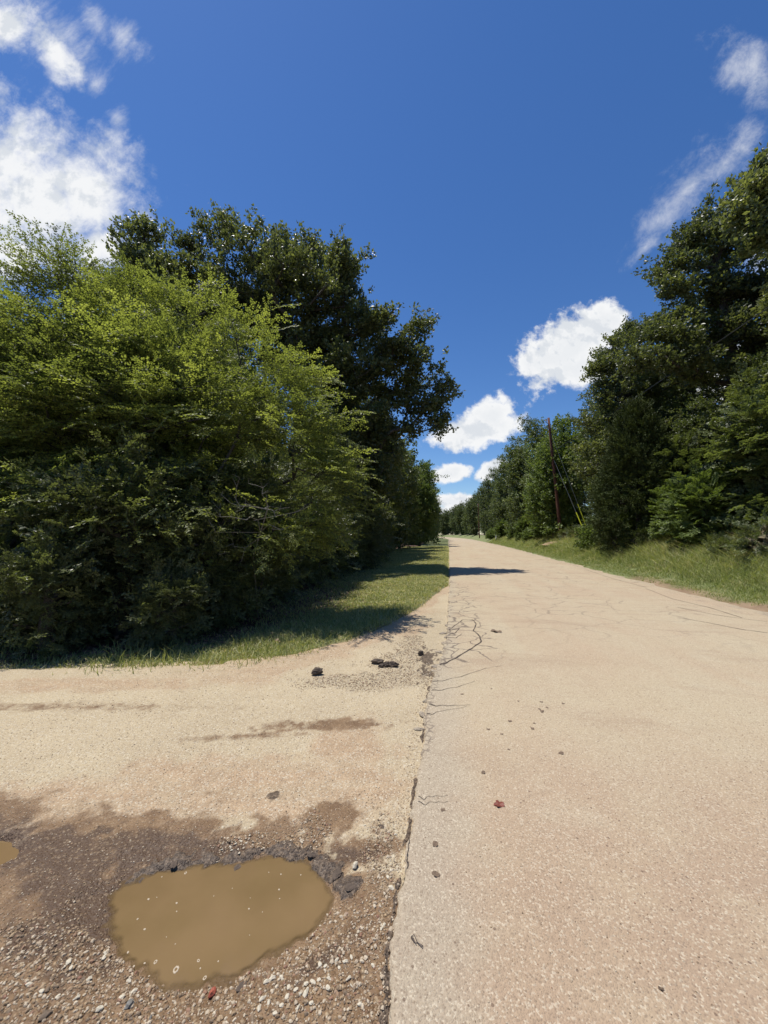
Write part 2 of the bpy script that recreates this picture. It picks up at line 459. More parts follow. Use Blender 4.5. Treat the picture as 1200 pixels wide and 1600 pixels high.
# ------------------------------------------------------------------ dirt road
def dirt_material():
    m_, t = mat('dirt and crushed stone')
    co = t.new('ShaderNodeTexCoord').outputs['Object']
    wet, deep, asph_gapshade, tan, grav = (t.attr(k) for k in ('wet', 'deep', 'asph_gapshade', 'tan', 'grav'))
    n0 = t.noise(co, 1.1, 6, .6); n1_ = t.noise(co, 7, 6, .65); fine = t.noise(co, 110, 4, .7)
    streak = t.noise(t.vm('MULTIPLY', co, (1.2, 7, 1)), 1.0, 6, .6)
    va = t.voro(co, 62); vac = t.new('ShaderNodeSeparateColor', n0=t.voro(co, 62, out='Color'))
    vb = t.voro(co, 120); vbc = t.new('ShaderNodeSeparateColor', n0=t.voro(co, 120, out='Color'))
    pale = t.mix(t.ss(n0, .35, .65), (.475, .385, .245), (.42, .335, .212))
    tanc = t.mix(t.ss(n1_, .35, .65), (.43, .305, .185), (.36, .25, .15))
    c = t.mix(t.m('MULTIPLY', tan, t.ss(streak, .3, .6, .6, 1)), pale, tanc)
    c = t.mix(t.ss(streak, .60, .78, 0, .4), c, (.28, .19, .11))
    # fine aggregate light and dark
    c = t.mix(t.ss(vbc.outputs[0], .78, .98, 0, .7), c, (.60, .54, .41))
    c = t.mix(t.ss(vbc.outputs[1], .86, .99, 0, .65), c, (.22, .16, .11))
    c = t.mix(t.ss(vac.outputs[0], .86, .99, 0, .5), c, (.50, .43, .32))
    # wet mud
    mud = t.mix(t.ss(n1_, .3, .7), (.135, .074, .032), (.235, .145, .072))
    mud = t.mix(deep, mud, (.078, .042, .020))
    sp = t.m('MULTIPLY', t.ss(vac.outputs[2], .45, .8), t.ss(va, .55, .25))
    mud = t.mix(t.m('MULTIPLY', sp, t.m('ADD', .35, t.m('MULTIPLY', grav, .5))), mud, t.mix(vac.outputs[1], (.28, .185, .10), (.48, .36, .22)))
    wn = t.ss(t.m('ADD', wet, t.m('MULTIPLY', t.m('SUBTRACT', t.noise(co, 13, 8, .72), .5), 1.5)), .15, .75)
    c = t.mix(wn, c, mud)
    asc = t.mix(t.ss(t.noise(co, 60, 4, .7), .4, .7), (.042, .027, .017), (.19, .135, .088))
    c = t.mix(t.ss(asph_gapshade, .3, .6), c, asc)
    c = t.mix(t.ss(fine, .35, .65, .22, 0), c, (.12, .08, .05))
    rough = t.m('SUBTRACT', .92, t.m('MULTIPLY', wn, .28))
    pr = t.new('ShaderNodeBsdfPrincipled', i_Base_Color=c, i_Roughness=rough)
    h = t.m('ADD', t.m('MULTIPLY', t.ss(va, .1, .6, 1, 0), t.m('ADD', .5, grav)), t.m('MULTIPLY', t.ss(vb, .1, .6, 1, 0), .5))
    h = t.m('ADD', h, t.m('MULTIPLY', fine, .6))
    t.put(pr.inputs['Normal'], t.new('ShaderNodeBump', i_Strength=.75, i_Distance=.007, i_Height=h))
    t.new('ShaderNodeOutputMaterial', i_Surface=pr.outputs[0]); return m_


xs = np.concatenate([-geo(2.3, 60, .03, 1.06)[::-1][:-1], np.arange(-2.3, .55, .011), geo(.55, 2.6, .02, 1.03)])
ys = np.concatenate([-geo(-1.0, 4.0, .1, 1.05)[::-1][:-1], np.arange(1.0, 2.6, .011), geo(2.6, 14, .014, 1.012)])
X, Y, Q = grid(xs, ys, None)
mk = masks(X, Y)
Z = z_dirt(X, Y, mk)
keep = (lawn_s(X, Y) < .7) & (X < edge_x(Y)+.35)
Z = Z-.06*sst(lawn_s(X, Y), .25, .6)
kq = keep[Q].all(1)
Q = Q[kq]; used, inv = np.unique(Q, return_inverse=True); Q = inv.reshape(-1, 4)
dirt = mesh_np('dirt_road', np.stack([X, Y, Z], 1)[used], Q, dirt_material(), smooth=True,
               attrs={k: v[used] for k, v in zip(('wet', 'deep', 'asph_gapshade', 'tan', 'grav'), mk[1:])})
dirt['kind'] = 'structure'


# ------------------------------------------------------------------ puddles
def water_material(deep_=True):
    m_, t = mat('muddy water')
    co = t.new('ShaderNodeTexCoord').outputs['Object']
    n = t.noise(co, 2.2, 4, .5)
    c = t.mix(t.ss(n, .3, .7), (.150, .098, .044), (.190, .124, .060))
    pr = t.new('ShaderNodeBsdfPrincipled', i_Base_Color=c, i_Roughness=.06, i_IOR=1.33)
    t.put(pr.inputs['Normal'], t.new('ShaderNodeBump', i_Strength=.04, i_Distance=.003, i_Height=t.noise(co, 14, 2, .5)))
    if deep_:
        pr.inputs['Alpha'].default_value = 1
        t.put(pr.inputs['Alpha'], t.ss(t.attr('depth'), -.001, .016, .35, 1.0))
    t.new('ShaderNodeOutputMaterial', i_Surface=pr.outputs[0]); return m_


MW2 = water_material(False); MW = water_material()
WZ = -.036


def sheet(name, cx, cy, rx, ry, z, m_):
    th = np.arange(32)*2*PI/32
    V = [(cx, cy, z)]+[(cx+rx*math.cos(a), cy+ry*math.sin(a), z) for a in th]
    return mesh_np(name, V, None, m_, tris=[(0, 1+i, 1+(i+1) % 32) for i in range(32)])


_lo, _hi = PUD.min(0)-.09, PUD.max(0)+.09
X, Y, Q = grid(np.arange(_lo[0], _hi[0], .012), np.arange(_lo[1], _hi[1], .012), None)
dep = WZ-z_dirt(X, Y)
kq = (dep > -.012)[Q].any(1); used, inv = np.unique(Q[kq], return_inverse=True)
mesh_np('puddle', np.stack([X, Y, np.full_like(X, WZ)], 1)[used], inv.reshape(-1, 4), MW, attrs={'depth': dep[used]})['kind'] = 'structure'
c2 = gr(-45, 1330); sheet('small_puddle', c2[0]-.05, c2[1], .30, .16, WZ+.004, MW2)['kind'] = 'structure'


# ------------------------------------------------------------------ paved road
def road_material():
    m_, t = mat('chip seal')
    co = t.new('ShaderNodeTexCoord').outputs['Object']
    rt = t.attr('across'); al = t.attr('crackzone')
    n0 = t.noise(co, .45, 5, .6); n1_ = t.noise(co, 3.0, 5, .6); fine = t.noise(co, 130, 3, .7)
    rot = t.new('ShaderNodeVectorRotate', rotation_type='Z_AXIS', i_Vector=co, i_Angle=math.atan(SL)).outputs[0]
    band = t.noise(t.vm('MULTIPLY', rot, (1.3, .12, 1)), 1.0, 4, .6)
    vb = t.voro(co, 140); vbc = t.new('ShaderNodeSeparateColor', n0=t.voro(co, 140, out='Color'))
    sw = t.noise(t.vm('MULTIPLY', rot, (.5, 1.6, 1)), 1.0, 6, .62, dist=.6)
    va = t.voro(co, 60); vac = t.new('ShaderNodeSeparateColor', n0=t.voro(co, 60, out='Color'))
    c = t.mix(t.ss(n0, .35, .65), (.415, .332, .215), (.400, .300, .195))
    c = t.mix(t.ss(band, .38, .62, 0, .55), c, (.43, .36, .24))
    near = t.new('ShaderNodeSeparateXYZ', n0=co).outputs[1]
    c = t.mix(t.m('MULTIPLY', t.ss(near, 3.6, 1.6, 0, .95), t.ss(n1_, .25, .65, .4, 1)), c, (.35, .25, .165))
    c = t.mix(t.m('MULTIPLY', t.ss(t.m('ADD', rt, t.m('MULTIPLY', t.m('SUBTRACT', n1_, .5), 2.5)), 5.6, 7.0), t.ss(t.noise(t.vm('MULTIPLY', rot, (2.5, .5, 1)), 1.0, 6, .65), .48, .66, 0, .75)), c, (.20, .17, .135))
    c = t.mix(t.ss(sw, .50, .72, 0, .65), c, (.315, .225, .145))
    c = t.mix(t.ss(n1_, .60, .8, 0, .35), c, (.29, .23, .165))
    c = t.mix(t.ss(t.noise(co, 1.4, 7, .65), .55, .75, 0, .45), c, (.46, .40, .28))
    c = t.mix(t.ss(t.m('ADD', rt, t.m('MULTIPLY', n1_, .4)), .45, .1, 0, .5), c, (.35, .31, .235))
    c = t.mix(t.ss(vbc.outputs[0], .72, .98, 0, .6), c, (.56, .485, .36))
    c = t.mix(t.ss(vbc.outputs[1], .80, .99, 0, .6), c, (.21, .15, .10))
    c = t.mix(t.m('MULTIPLY', t.ss(vac.outputs[1], .985, .992, 0, .8), t.ss(va, .42, .3)), c, (.14, .09, .06))
    # alligator cracks and long wandering cracks
    wv = t.vm('ADD', co, t.vm('MULTIPLY', t.new('ShaderNodeTexNoise', i_Vector=co, i_Scale=2.2, i_Detail=5).outputs['Color'], (.55, .55, 0)))
    e1 = t.voro(wv, 2.6, 'DISTANCE_TO_EDGE'); e2 = t.voro(t.vm('MULTIPLY', wv, (.75, 1.0, 1)), 1.35, 'DISTANCE_TO_EDGE')
    k1 = t.m('MULTIPLY', t.ss(e1, .045, .012), t.ss(t.m('ADD', al, t.m('MULTIPLY', t.m('SUBTRACT', n1_, .5), 1.2)), .45, .7))
    patch = t.ss(t.noise(co, .35, 4, .6), .40, .56)
    k2 = t.m('MULTIPLY', t.m('MULTIPLY', t.ss(e2, .022, .006), patch), t.ss(near, 4.0, 8.0, 0.0, .55))
    cm = t.ss(t.m('ADD', t.attr('crumb'), t.m('MULTIPLY', t.m('SUBTRACT', t.noise(co, 6, 5, .6), .5), 2.2)), .45, .85)
    wv2 = t.vm('ADD', co, t.vm('MULTIPLY', t.new('ShaderNodeTexNoise', i_Vector=co, i_Scale=14, i_Detail=4).outputs['Color'], (.06, .06, 0)))
    k3 = t.m('MULTIPLY', t.ss(t.voro(wv2, 16, 'DISTANCE_TO_EDGE'), .12, .03), cm)
    k = t.m('MAXIMUM', t.m('MAXIMUM', k1, k2), t.m('MULTIPLY', k3, .8), clamp=True)
    c = t.mix(t.m('MULTIPLY', k, .75), c, (.10, .075, .06))
    c = t.mix(t.ss(fine, .35, .6, .18, 0), c, (.16, .11, .07))
    pr = t.new('ShaderNodeBsdfPrincipled', i_Base_Color=c, i_Roughness=.93)
    h = t.m('ADD', t.ss(vb, .1, .6, 1, 0), t.m('MULTIPLY', t.ss(va, .1, .6, 1, 0), .5))
    h = t.m('SUBTRACT', t.m('ADD', h, t.m('MULTIPLY', fine, .5)), t.m('MULTIPLY', k, 2.0))
    t.put(pr.inputs['Normal'], t.new('ShaderNodeBump', i_Strength=.55, i_Distance=.004, i_Height=h))
    t.new('ShaderNodeOutputMaterial', i_Surface=pr.outputs[0]); return m_


def road_z(t_, y, w_):
    e = edge_in(y)+.035*fbm(t_, y, 14, 3)+.022*fbm(t_, y, 45, 3)
    z = .028+.03*np.sin(np.clip(t_/w_, 0, 1)*PI)
    z = z-.075*sst(-(t_-e), -.012, .020)
    er = .12*fbm(y*0+9.1, y, 1.2, 4)+.22*fbm(t_, y, 2.5, 4)
    z = z-.14*sst(t_-w_+.25-er*1.6, 0, .35)
    return z


ts = np.concatenate([np.arange(-.45, .35, .016), geo(.35, 8.2, .03, 1.06)]); ts = np.minimum(ts, 8.4)
sy = np.concatenate([-geo(-.6, 60, .12, 1.08)[::-1][:-1], np.arange(.62, 1.0, .02), geo(1.0, 380, .016, 1.0098)])
T, Y, Q = grid(ts, sy, None)
w_ = road_w(Y); tt = np.where(T > .35, .35+(T-.35)/(8.05)*(w_+.35), T)
Xr = edge_x(Y)+tt
Zr = road_z(tt, Y, w_)+.004*fbm(Xr, Y, 2, 3)
cz = sst(1.3-tt, 0, 1.2)*sst(Y, 4.2, 5.2)*sst(-Y, -16, -10)+.75*sst(.5-tt, 0, .5)*sst(Y, 3, 60)+.5*sst(tt-w_+1.6, 0, 1.2)
road = mesh_np('road', np.stack([Xr, Y, Zr], 1), Q, road_material(), smooth=True, attrs={'across': tt, 'crackzone': cz, 'crumb': sst(-(tt-edge_in(Y)-.01), -.13, -.01)*sst(-Y, -9, -5)*sst(Y, 2.0, 3.2)})
road['kind'] = 'structure'


def zroad(x, y):
    x, y = np.asarray(x, float), np.asarray(y, float)
    return road_z(x-edge_x(y), y, road_w(y))+.004*fbm(x, y, 2, 3)


M_CRK = plain('crack dirt', (.055, .040, .030), .95)


def crack(pts, wd):
    g = np.array([gr(*p, .04) for p in pts]); s = np.linspace(0, len(g)-1, len(g)*9)
    x = np.interp(s, range(len(g)), g[:, 0]); y = np.interp(s, range(len(g)), g[:, 1])
    x = x+.02*fbm(s, s*0, 3, 2); y = y+.05*fbm(s, s*0+5, 3, 2)
    tx, ty = np.gradient(x), np.gradient(y); l = np.hypot(tx, ty)
    k = .55*np.interp(s, np.linspace(0, len(g)-1, len(wd)), wd)*(.6+1.2*(fbm(s, s*0+9, 5, 2)+.4))*.5
    nx, ny = -ty/l*k, tx/l*k
    V = np.concatenate([np.stack([x+nx, y+ny, zroad(x+nx, y+ny)+.003], 1), np.stack([x-nx, y-ny, zroad(x-nx, y-ny)+.003], 1)])
    n = len(s); Qc = [(i, i+1, i+1+n, i+n) for i in range(n-1)]
    mesh_np('crack', V, Qc, M_CRK, parent=road)


crack([(688, 1038), (712, 1027), (735, 1014), (750, 1004), (752, 1000), (748, 992), (740, 985), (744, 975), (738, 968), (722, 968), (712, 976), (700, 984)], (.045, .04, .035, .03, .025, .02, .015))
crack([(700, 984), (718, 981), (712, 988), (700, 991)], (.03, .02, .03)); crack([(696, 994), (712, 996), (722, 990)], (.03, .02, .01))
crack([(678, 1064), (720, 1056), (760, 1044), (785, 1040)], (.012, .008, .006)); crack([(676, 1078), (715, 1072), (742, 1064)], (.012, .008, .005))
crack([(672, 1100), (700, 1101), (735, 1101)], (.016, .01, .004))
crack([(668, 1115), (690, 1109), (730, 1104)], (.010, .006, .004)); crack([(655, 1245), (675, 1242), (700, 1243)], (.005, .004, .003)); crack([(655, 1253), (680, 1251), (700, 1253)], (.005, .004, .003))
crack([(640, 1300), (636, 1330), (637, 1350), (628, 1375)], (.006, .008, .008)); crack([(1070, 968), (1110, 975), (1160, 985), (1200, 990)], (.02, .03, .03)); crack([(1060, 950), (1120, 962), (1200, 972)], (.02, .025, .02))
crack([(1010, 920), (1050, 936), (1110, 950), (1160, 966)], (.02, .03, .03)); crack([(915, 890), (960, 905), (1010, 918)], (.03, .03, .03))


# ------------------------------------------------------------------ stones and gravel
def ico():
    p = (1+5**.5)/2
    v = np.array([(-1, p, 0), (1, p, 0), (-1, -p, 0), (1, -p, 0), (0, -1, p), (0, 1, p), (0, -1, -p), (0, 1, -p), (p, 0, -1), (p, 0, 1), (-p, 0, -1), (-p, 0, 1)])/math.hypot(1, p)
    f = np.array([(0, 11, 5), (0, 5, 1), (0, 1, 7), (0, 7, 10), (0, 10, 11), (1, 5, 9), (5, 11, 4), (11, 10, 2), (10, 7, 6), (7, 1, 8), (3, 9, 4), (3, 4, 2), (3, 2, 6), (3, 6, 8), (3, 8, 9), (4, 9, 5), (2, 4, 11), (6, 2, 10), (8, 6, 7), (9, 8, 1)])
    return v, f


IV, IF = ico()


def stones(name, x, y, z, r, m_, rg=rng, flat=.6, parent=None):
    n = len(x)
    S = 1+.42*(rg.random((n, 12, 1))-.5); ax = np.stack([.75+.6*rg.random(n), .65+.4*rg.random(n), flat*(.75+.4*rg.random(n))], 1)
    a = rg.random(n)*2*PI; ca, sa = np.cos(a)[:, None], np.sin(a)[:, None]
    V = IV[None]*S*ax[:, None]*r[:, None, None]
    V = np.stack([V[..., 0]*ca-V[..., 1]*sa, V[..., 0]*sa+V[..., 1]*ca, V[..., 2]], -1)
    V = V+np.stack([x, y, z], 1)[:, None]
    Tt = (IF[None]+np.arange(n)[:, None, None]*12).reshape(-1, 3)
    return mesh_np(name, V.reshape(-1, 3), None, m_, tris=Tt, attrs={'rnd': np.repeat(rg.random(n), 12)}, parent=parent)


def gravel_material():
    m_, t = mat('gravel stone')
    r = t.attr('rnd'); co = t.new('ShaderNodeTexCoord').outputs['Object']
    ramp = t.new('ShaderNodeValToRGB', n0=r); e = ramp.color_ramp.elements
    e[0].color = (.12, .085, .055, 1); e[1].color = (.52, .44, .32, 1); e[1].position = 1
    for p_, c_ in ((.25, (.23, .155, .085, 1)), (.5, (.33, .235, .135, 1)), (.60, (.22, .10, .06, 1)), (.64, (.36, .28, .19, 1))): k = e.new(p_); k.color = c_
    n = t.noise(co, 160, 3, .6)
    pr = t.new('ShaderNodeBsdfPrincipled', i_Base_Color=t.mix(t.ss(n, .3, .7, 0, .35), ramp.outputs[0], (.2, .14, .09)), i_Roughness=.75)
    t.new('ShaderNodeOutputMaterial', i_Surface=pr.outputs[0]); return m_


MG = gravel_material()
# loose gravel around the puddle, along the broken edge and over the dirt
N = 170000
gx = rng.uniform(-3.2, .6, N); gy = 1.0+rng.random(N)**1.5*5.2
mk = masks(gx, gy); pd, wet, deep, asph_gapshade, tan, grav = mk
prob = .05+.12*wet+.75*grav+.4*sst(-np.abs(edge_x(gy)+edge_in(gy)-.02-gx), -.14, 0); prob = np.where(pd > -.004, .004, prob)
prob = np.where(asph_gapshade > .5, prob*.35, prob)/(1+.25*np.maximum(gy-2, 0))
k = (rng.random(N) < prob) & (lawn_s(gx, gy) < .2) & (gx < edge_x(gy)+edge_in(gy)+.02)
gx, gy = gx[k], gy[k]; mk = tuple(a[k] for a in mk)
gz = z_dirt(gx, gy, mk); r_ = .0013+.0022*rng.random(len(gx))**2+.0058*mk[5]*rng.random(len(gx))**4+.0006*gy
tag(stones('gravel', gx, gy, gz+r_*.2, r_, MG, flat=.65), 'loose pale crushed gravel around the puddle and along the broken road edge', 'gravel', None, 'stuff')
# specks of grit on the paved road
N = 5000
gx = rng.uniform(0, 5, N); gy = 1.1+rng.random(N)**1.4*4; gx = edge_x(gy)+.05+rng.random(N)**.8*(1+gy)
r_ = .0016+.0022*rng.random(N)**2
tag(stones('grit', gx, gy, zroad(gx, gy)+r_*.3, r_, MG, flat=.7), 'fine loose grit scattered on the pale paved road', 'grit', None, 'stuff')

M_WHITE = plain('limestone', (.50, .44, .33), .8, var=.25, sc=60); M_RED = plain('red stone', (.30, .075, .04), .5, var=.4, sc=90)
M_CHUNK = plain('old asphalt', (.085, .062, .045), .95, var=.6, sc=70, bump=.8); M_GREY = plain('grey stone', (.16, .15, .13), .6, var=.5, sc=90)


def rock_mesh(r, flat, seed, m_, name, sub=2):
    rg = np.random.default_rng(seed)
    bm = bmesh.new(); bmesh.ops.create_icosphere(bm, subdivisions=sub, radius=1)
    pl = rg.normal(size=(7, 3)); pl /= np.linalg.norm(pl, axis=1, keepdims=True)
    for v in bm.verts:
        p = np.array(v.co)
        for q in pl:
            dd = p@q-.72
            if dd > 0: p = p-q*dd*.9
        p = p*(1+.5*MN.fractal(Vector(p*2.3+seed), 1.0, 2.0, 4)*.6+.10*(rg.random()-.5))
        v.co = Vector((p[0]*r*rg_ax[0], p[1]*r*rg_ax[1], p[2]*r*flat))
    me = bpy.data.meshes.new(name); bm.to_mesh(me); bm.free(); me.materials.append(m_); return me


rg_ax = (1.0, .7)
white_protos = []
for s_ in range(5):
    rg_ax = (1.0+.3*random.random(), .6+.3*random.random()); white_protos.append(rock_mesh(.0095, .5, 100+s_, M_WHITE, 'limestone_chip'))


def put(name, me, px, py, sc=1.0, rz=0.0, label='', cat='', group=None, on='dirt', sink=.15, plane=0.0):
    p = gr(px, py, plane)
    z = float(z_dirt(p[:1], p[1:])[0]) if on == 'dirt' else float(zroad(p[:1], p[1:])[0]) if on == 'road' else float(z_ground(p[:1], p[1:])[0]) if on == 'ground' else WZ
    o = bpy.data.objects.new(name, me); col.objects.link(o)
    zs = [v.co.z for v in me.vertices]; lo, hi = min(zs)*sc, max(zs)*sc
    o.location = (p[0], p[1], z-lo-(hi-lo)*sink); o.scale = (sc,)*3; o.rotation_euler = (0, 0, rz)
    return tag(o, label, cat, group)


wl = 'small white limestone chip in the loose scatter below and right of the puddle'
for i, (px, py, sc) in enumerate([(417, 1528, 1.3), (426, 1522, 1.4), (440, 1522, 1.0), (451, 1538, .9), (462, 1545, 1.0), (478, 1553, 1.5), (467, 1555, 1.1), (489, 1536, 1.2), (498, 1532, .9), (512, 1546, 1.1),
                                  (514, 1530, 1.0), (540, 1504, 1.2), (549, 1497, .9), (500, 1506, 1.1), (508, 1509, .9), (410, 1560, 1.2), (405, 1577, 1.1), (420, 1567, .9), (449, 1556, 1.1), (486, 1570, .9), (545, 1530, 1.0),
                                  (550, 1540, .9), (563, 1571, 1.0), (440, 1573, .9), (430, 1585, 1.0), (466, 1576, .8), (526, 1502, 1.0), (583, 1510, .9), (530, 1512, .8), (478, 1538, 1.0)]):
    put('limestone_chip', white_protos[i % 5], px, py, sc, random.random()*6, wl, 'stone', 'white limestone chips below the puddle')
wl2 = 'pale limestone chip wedged along the crumbled road edge beside the puddle'
for i, (px, py, sc) in enumerate([(612, 1388, 1.5), (606, 1372, 1.1), (611, 1360, .9), (600, 1446, 1.1), (596, 1452, .9), (618, 1305, .9), (570, 1290, .7), (588, 1230, .8), (592, 1231, .7), (556, 1249, .9)]):
    put('limestone_chip', white_protos[(i+2) % 5], px, py, sc, random.random()*6, wl2, 'stone', 'limestone chips along the road edge')
wl3 = 'cream stone in the cluster on the far rim of the puddle'
for i, (px, py, sc) in enumerate([(360, 1316, 1.2), (368, 1312, 1.0), (377, 1308, 1.1), (372, 1320, 1.1), (381, 1317, .9), (385, 1311, 1.0), (362, 1323, .9), (390, 1303, .9), (374, 1328, 1.0), (347, 1320, .9)]):
    put('cream_stone', white_protos[(i+1) % 5], px, py, sc*.75, random.random()*6, wl3, 'stone', 'cream stones on the puddle rim')
rg_ax = (1, .62); WB = rock_mesh(.017, .8, 7, M_WHITE, 'white_stone')
put('white_stone', WB, 555, 1352, 1.1, 1.1, 'single bright white stone standing on mud at the right end of the puddle', 'stone')
RB = rock_mesh(.017, .6, 9, M_RED, 'red_stone')
put('red_stone', RB, 332, 1541, 1.0, 1.2, 'red brown stone at the near edge of the puddle', 'stone', sink=.1)
rg_ax = (1.2, .7)
for (px, py, sc, lb) in [(201, 1567, 1.1, 'dark grey stone in gravel below the left end of the puddle'), (235, 1588, .5, 'tiny dark stone at the bottom of the photo near a red pebble'), (70, 1590, 1.2, 'tan stone in gravel at the bottom left corner')]:
    put('gravel_stone', rock_mesh(.013, .6, int(px), M_GREY if 'dark' in lb else MG, 'gravel_stone'), px, py, sc, px*.1, lb, 'stone')
ts_ = 'yellowish stone among coarse gravel left of the puddle'
for i, (px, py, sc) in enumerate([(107, 1505, 1.2), (110, 1513, 1.0), (138, 1530, 1.3), (155, 1577, 1.4), (45, 1540, 1.0), (65, 1552, 1.0), (163, 1487, 1.1), (165, 1478, 1.0), (202, 1522, 1.1), (210, 1540, 1.1), (190, 1555, 1.0), (90, 1560, .9), (120, 1560, 1.0)]):
    put('yellowish_stone', white_protos[(i+3) % 5], px, py, sc, random.random()*6, ts_, 'stone', 'yellowish stones left of the puddle')

# broken asphalt lumps by the lawn corner and around the puddle rim
for (px, py, r, fl, lb) in [(495, 1055, .072, .75, 'blocky dark asphalt lump alone on the dirt, leftmost of the lumps near the lawn'),
                            (590, 1037, .085, .5, 'long flat black asphalt lump at the left of the huddle near the road'),
                            (596, 1043, .040, .8, 'small round black asphalt lump in front of the long flat one'),
                            (604, 1042, .050, .8, 'grey topped asphalt lump in the middle of the huddle'),
                            (615, 1042, .065, .75, 'blackest asphalt lump at the right end of the huddle'),
                            (658, 1025, .045, .9, 'single small black asphalt lump next to the cracked road corner')]:
    rg_ax = (1.1, .75); put('asphalt_lump', rock_mesh(r*.85, fl, int(px*3+py), M_CHUNK, 'asphalt_lump', 3), px, py, 1, 0.2, lb, 'asphalt lump', 'broken asphalt lumps near the lawn corner')
for (px, py, r, fl, lb) in [(372, 1342, .040, .5, 'wet black asphalt lump jutting into the puddle from its far rim'),
                            (526, 1362, .045, .35, 'flat black asphalt piece at the right end of the puddle'),
                            (487, 1330, .035, .5, 'dark asphalt piece at the upper right of the puddle'),
                            (547, 1385, .040, .2, 'flat purple black asphalt scrap right of the puddle'),
                            (300, 1352, .035, .45, 'shiny black asphalt crust overhanging the middle of the far puddle rim'),
                            (222, 1362, .038, .45, 'shiny black asphalt crust at the left of the far puddle rim'),
                            (272, 1345, .034, .45, 'black asphalt crust between the two shiny ones on the far puddle rim'),
                            (378, 1530, .03, .3, 'dark muddy clod at the near edge of the puddle'),
                            (596, 1292, .026, .4, 'grey asphalt crumb in dirt beside the road edge')]:
    rg_ax = (1.2, .8); put('asphalt_piece', rock_mesh(r*.62, fl*.6, int(px*3+py), M_CHUNK, 'asphalt_piece', 3), px, py, 1, px, lb, 'asphalt piece', 'asphalt pieces around the puddle')
rg_ax = (1.3, .6)
slab = rock_mesh(.075, .28, 55, plain('crumbled slab', (.28, .23, .17), .9, var=.4, sc=50, bump=.8), 'pavement_slab', 3)
sl = 'loose broken slab of pale pavement in the crumbled road corner'
for i, (px, py, sc) in enumerate([(686, 1042, 1.0), (694, 1006, .9), (688, 1020, .8), (700, 995, 1.0), (706, 986, 1.0), (693, 990, .8), (699, 978, .9), (712, 981, .7), (690, 1032, .6), (681, 1050, .7), (668, 1095, .6), (660, 1118, .6), (655, 1140, .5)]):
    put('pavement_slab', slab, px, py, sc, i*1.3, sl, 'slab', 'broken slabs at the road corner', sink=.25)

# foam on the puddle
M_FOAM = plain('foam', (.42, .34, .24), .5, var=.2, sc=200)


def foam_mesh(r, ring, seed):
    rg = np.random.default_rng(seed); n = 18; th = np.arange(n)*2*PI/n
    ro = r*(1+.25*(rg.random(n)-.5)); ri = ro*(.45 if ring else .05); h = .0012
    V = []; Qf = []
    for rr, z in ((ro, 0), (ro*.92, h), (ri*1.1, h), (ri, 0)): V += [(rr[i]*math.cos(th[i]), .75*rr[i]*math.sin(th[i]), z) for i in range(n)]
    for k_ in range(3): Qf += [(k_*n+i, k_*n+(i+1) % n, (k_+1)*n+(i+1) % n, (k_+1)*n+i) for i in range(n)]
    o = mesh_np('foam_patch', V, Qf, M_FOAM, smooth=True); return o


FM = [foam_mesh(.010, True, 1), foam_mesh(.006, False, 2)]
FMD = [o.data for o in FM]
for o in FM: bpy.data.objects.remove(o)
for (px, py, k_, sc, lb) in [(275, 1515, 0, 1.35, 'largest foam ring, near the bottom of the puddle'), (243, 1503, 0, .8, 'foam ring left of the largest ring on the puddle'), (310, 1501, 0, .65, 'foam ring right of the largest ring on the puddle'),
                             (290, 1364, 0, .75, 'foam ring close to the far rim of the puddle'), (320, 1528, 0, .8, 'foam patch just above the red stone')]:
    put('foam_patch', FMD[k_], px, py, sc, px*.2, lb, 'foam', 'foam patches floating on the puddle', on='water', sink=0, plane=WZ)
for (px, py, sc) in [(232, 1405, 1.3), (253, 1370, .8), (276, 1411, 1.2), (276, 1424, .8), (245, 1402, .6), (215, 1436, 1.0), (226, 1452, 1.2), (389, 1420, 1.0), (439, 1366, 1.0), (436, 1390, 1.1), (420, 1363, .7), (470, 1367, .9), (437, 1404, .7),
                     (200, 1488, 1.2), (226, 1505, 1.0), (209, 1510, 1.1), (274, 1475, .6), (334, 1400, .6), (363, 1388, .6), (260, 1464, .5), (391, 1403, .5), (390, 1461, .5), (410, 1425, .6), (341, 1502, .8), (203, 1524, 1.0), (313, 1513, .8), (233, 1525, .8)]:
    put('foam_speck', FMD[1], px, py, sc*.72, px, 'small pale foam speck floating on the brown puddle', 'foam', 'foam specks on the puddle', on='water', sink=0, plane=WZ)


# flat things lying on the road: dead leaves, wire
def flat_leaf(name, r, seed, m_, lobes=5, curl=.004):
    rg = np.random.default_rng(seed); n = 30; th = np.arange(n)*2*PI/n
    rr = r*(.68+.3*np.abs(np.cos(th*lobes/2+seed))+.18*(rg.random(n)-.5))
    zt = curl*(1+np.sin(th*3+seed)+rg.random(n)*.6); T_ = .0012
    V = [(0, 0, curl*.6)]+[(rr[i]*math.cos(th[i]), rr[i]*.8*math.sin(th[i]), zt[i]) for i in range(n)]
    V += [(x, y, z-T_) for x, y, z in V]; m = n+1
    Tt = []
    for i in range(n):
        a, b = 1+i, 1+(i+1) % n
        Tt += [(0, a, b), (m, m+b, m+a), (a, m+a, m+b), (a, m+b, b)]
    o = mesh_np(name, V, None, m_, tris=Tt); me = o.data; bpy.data.objects.remove(o); return me


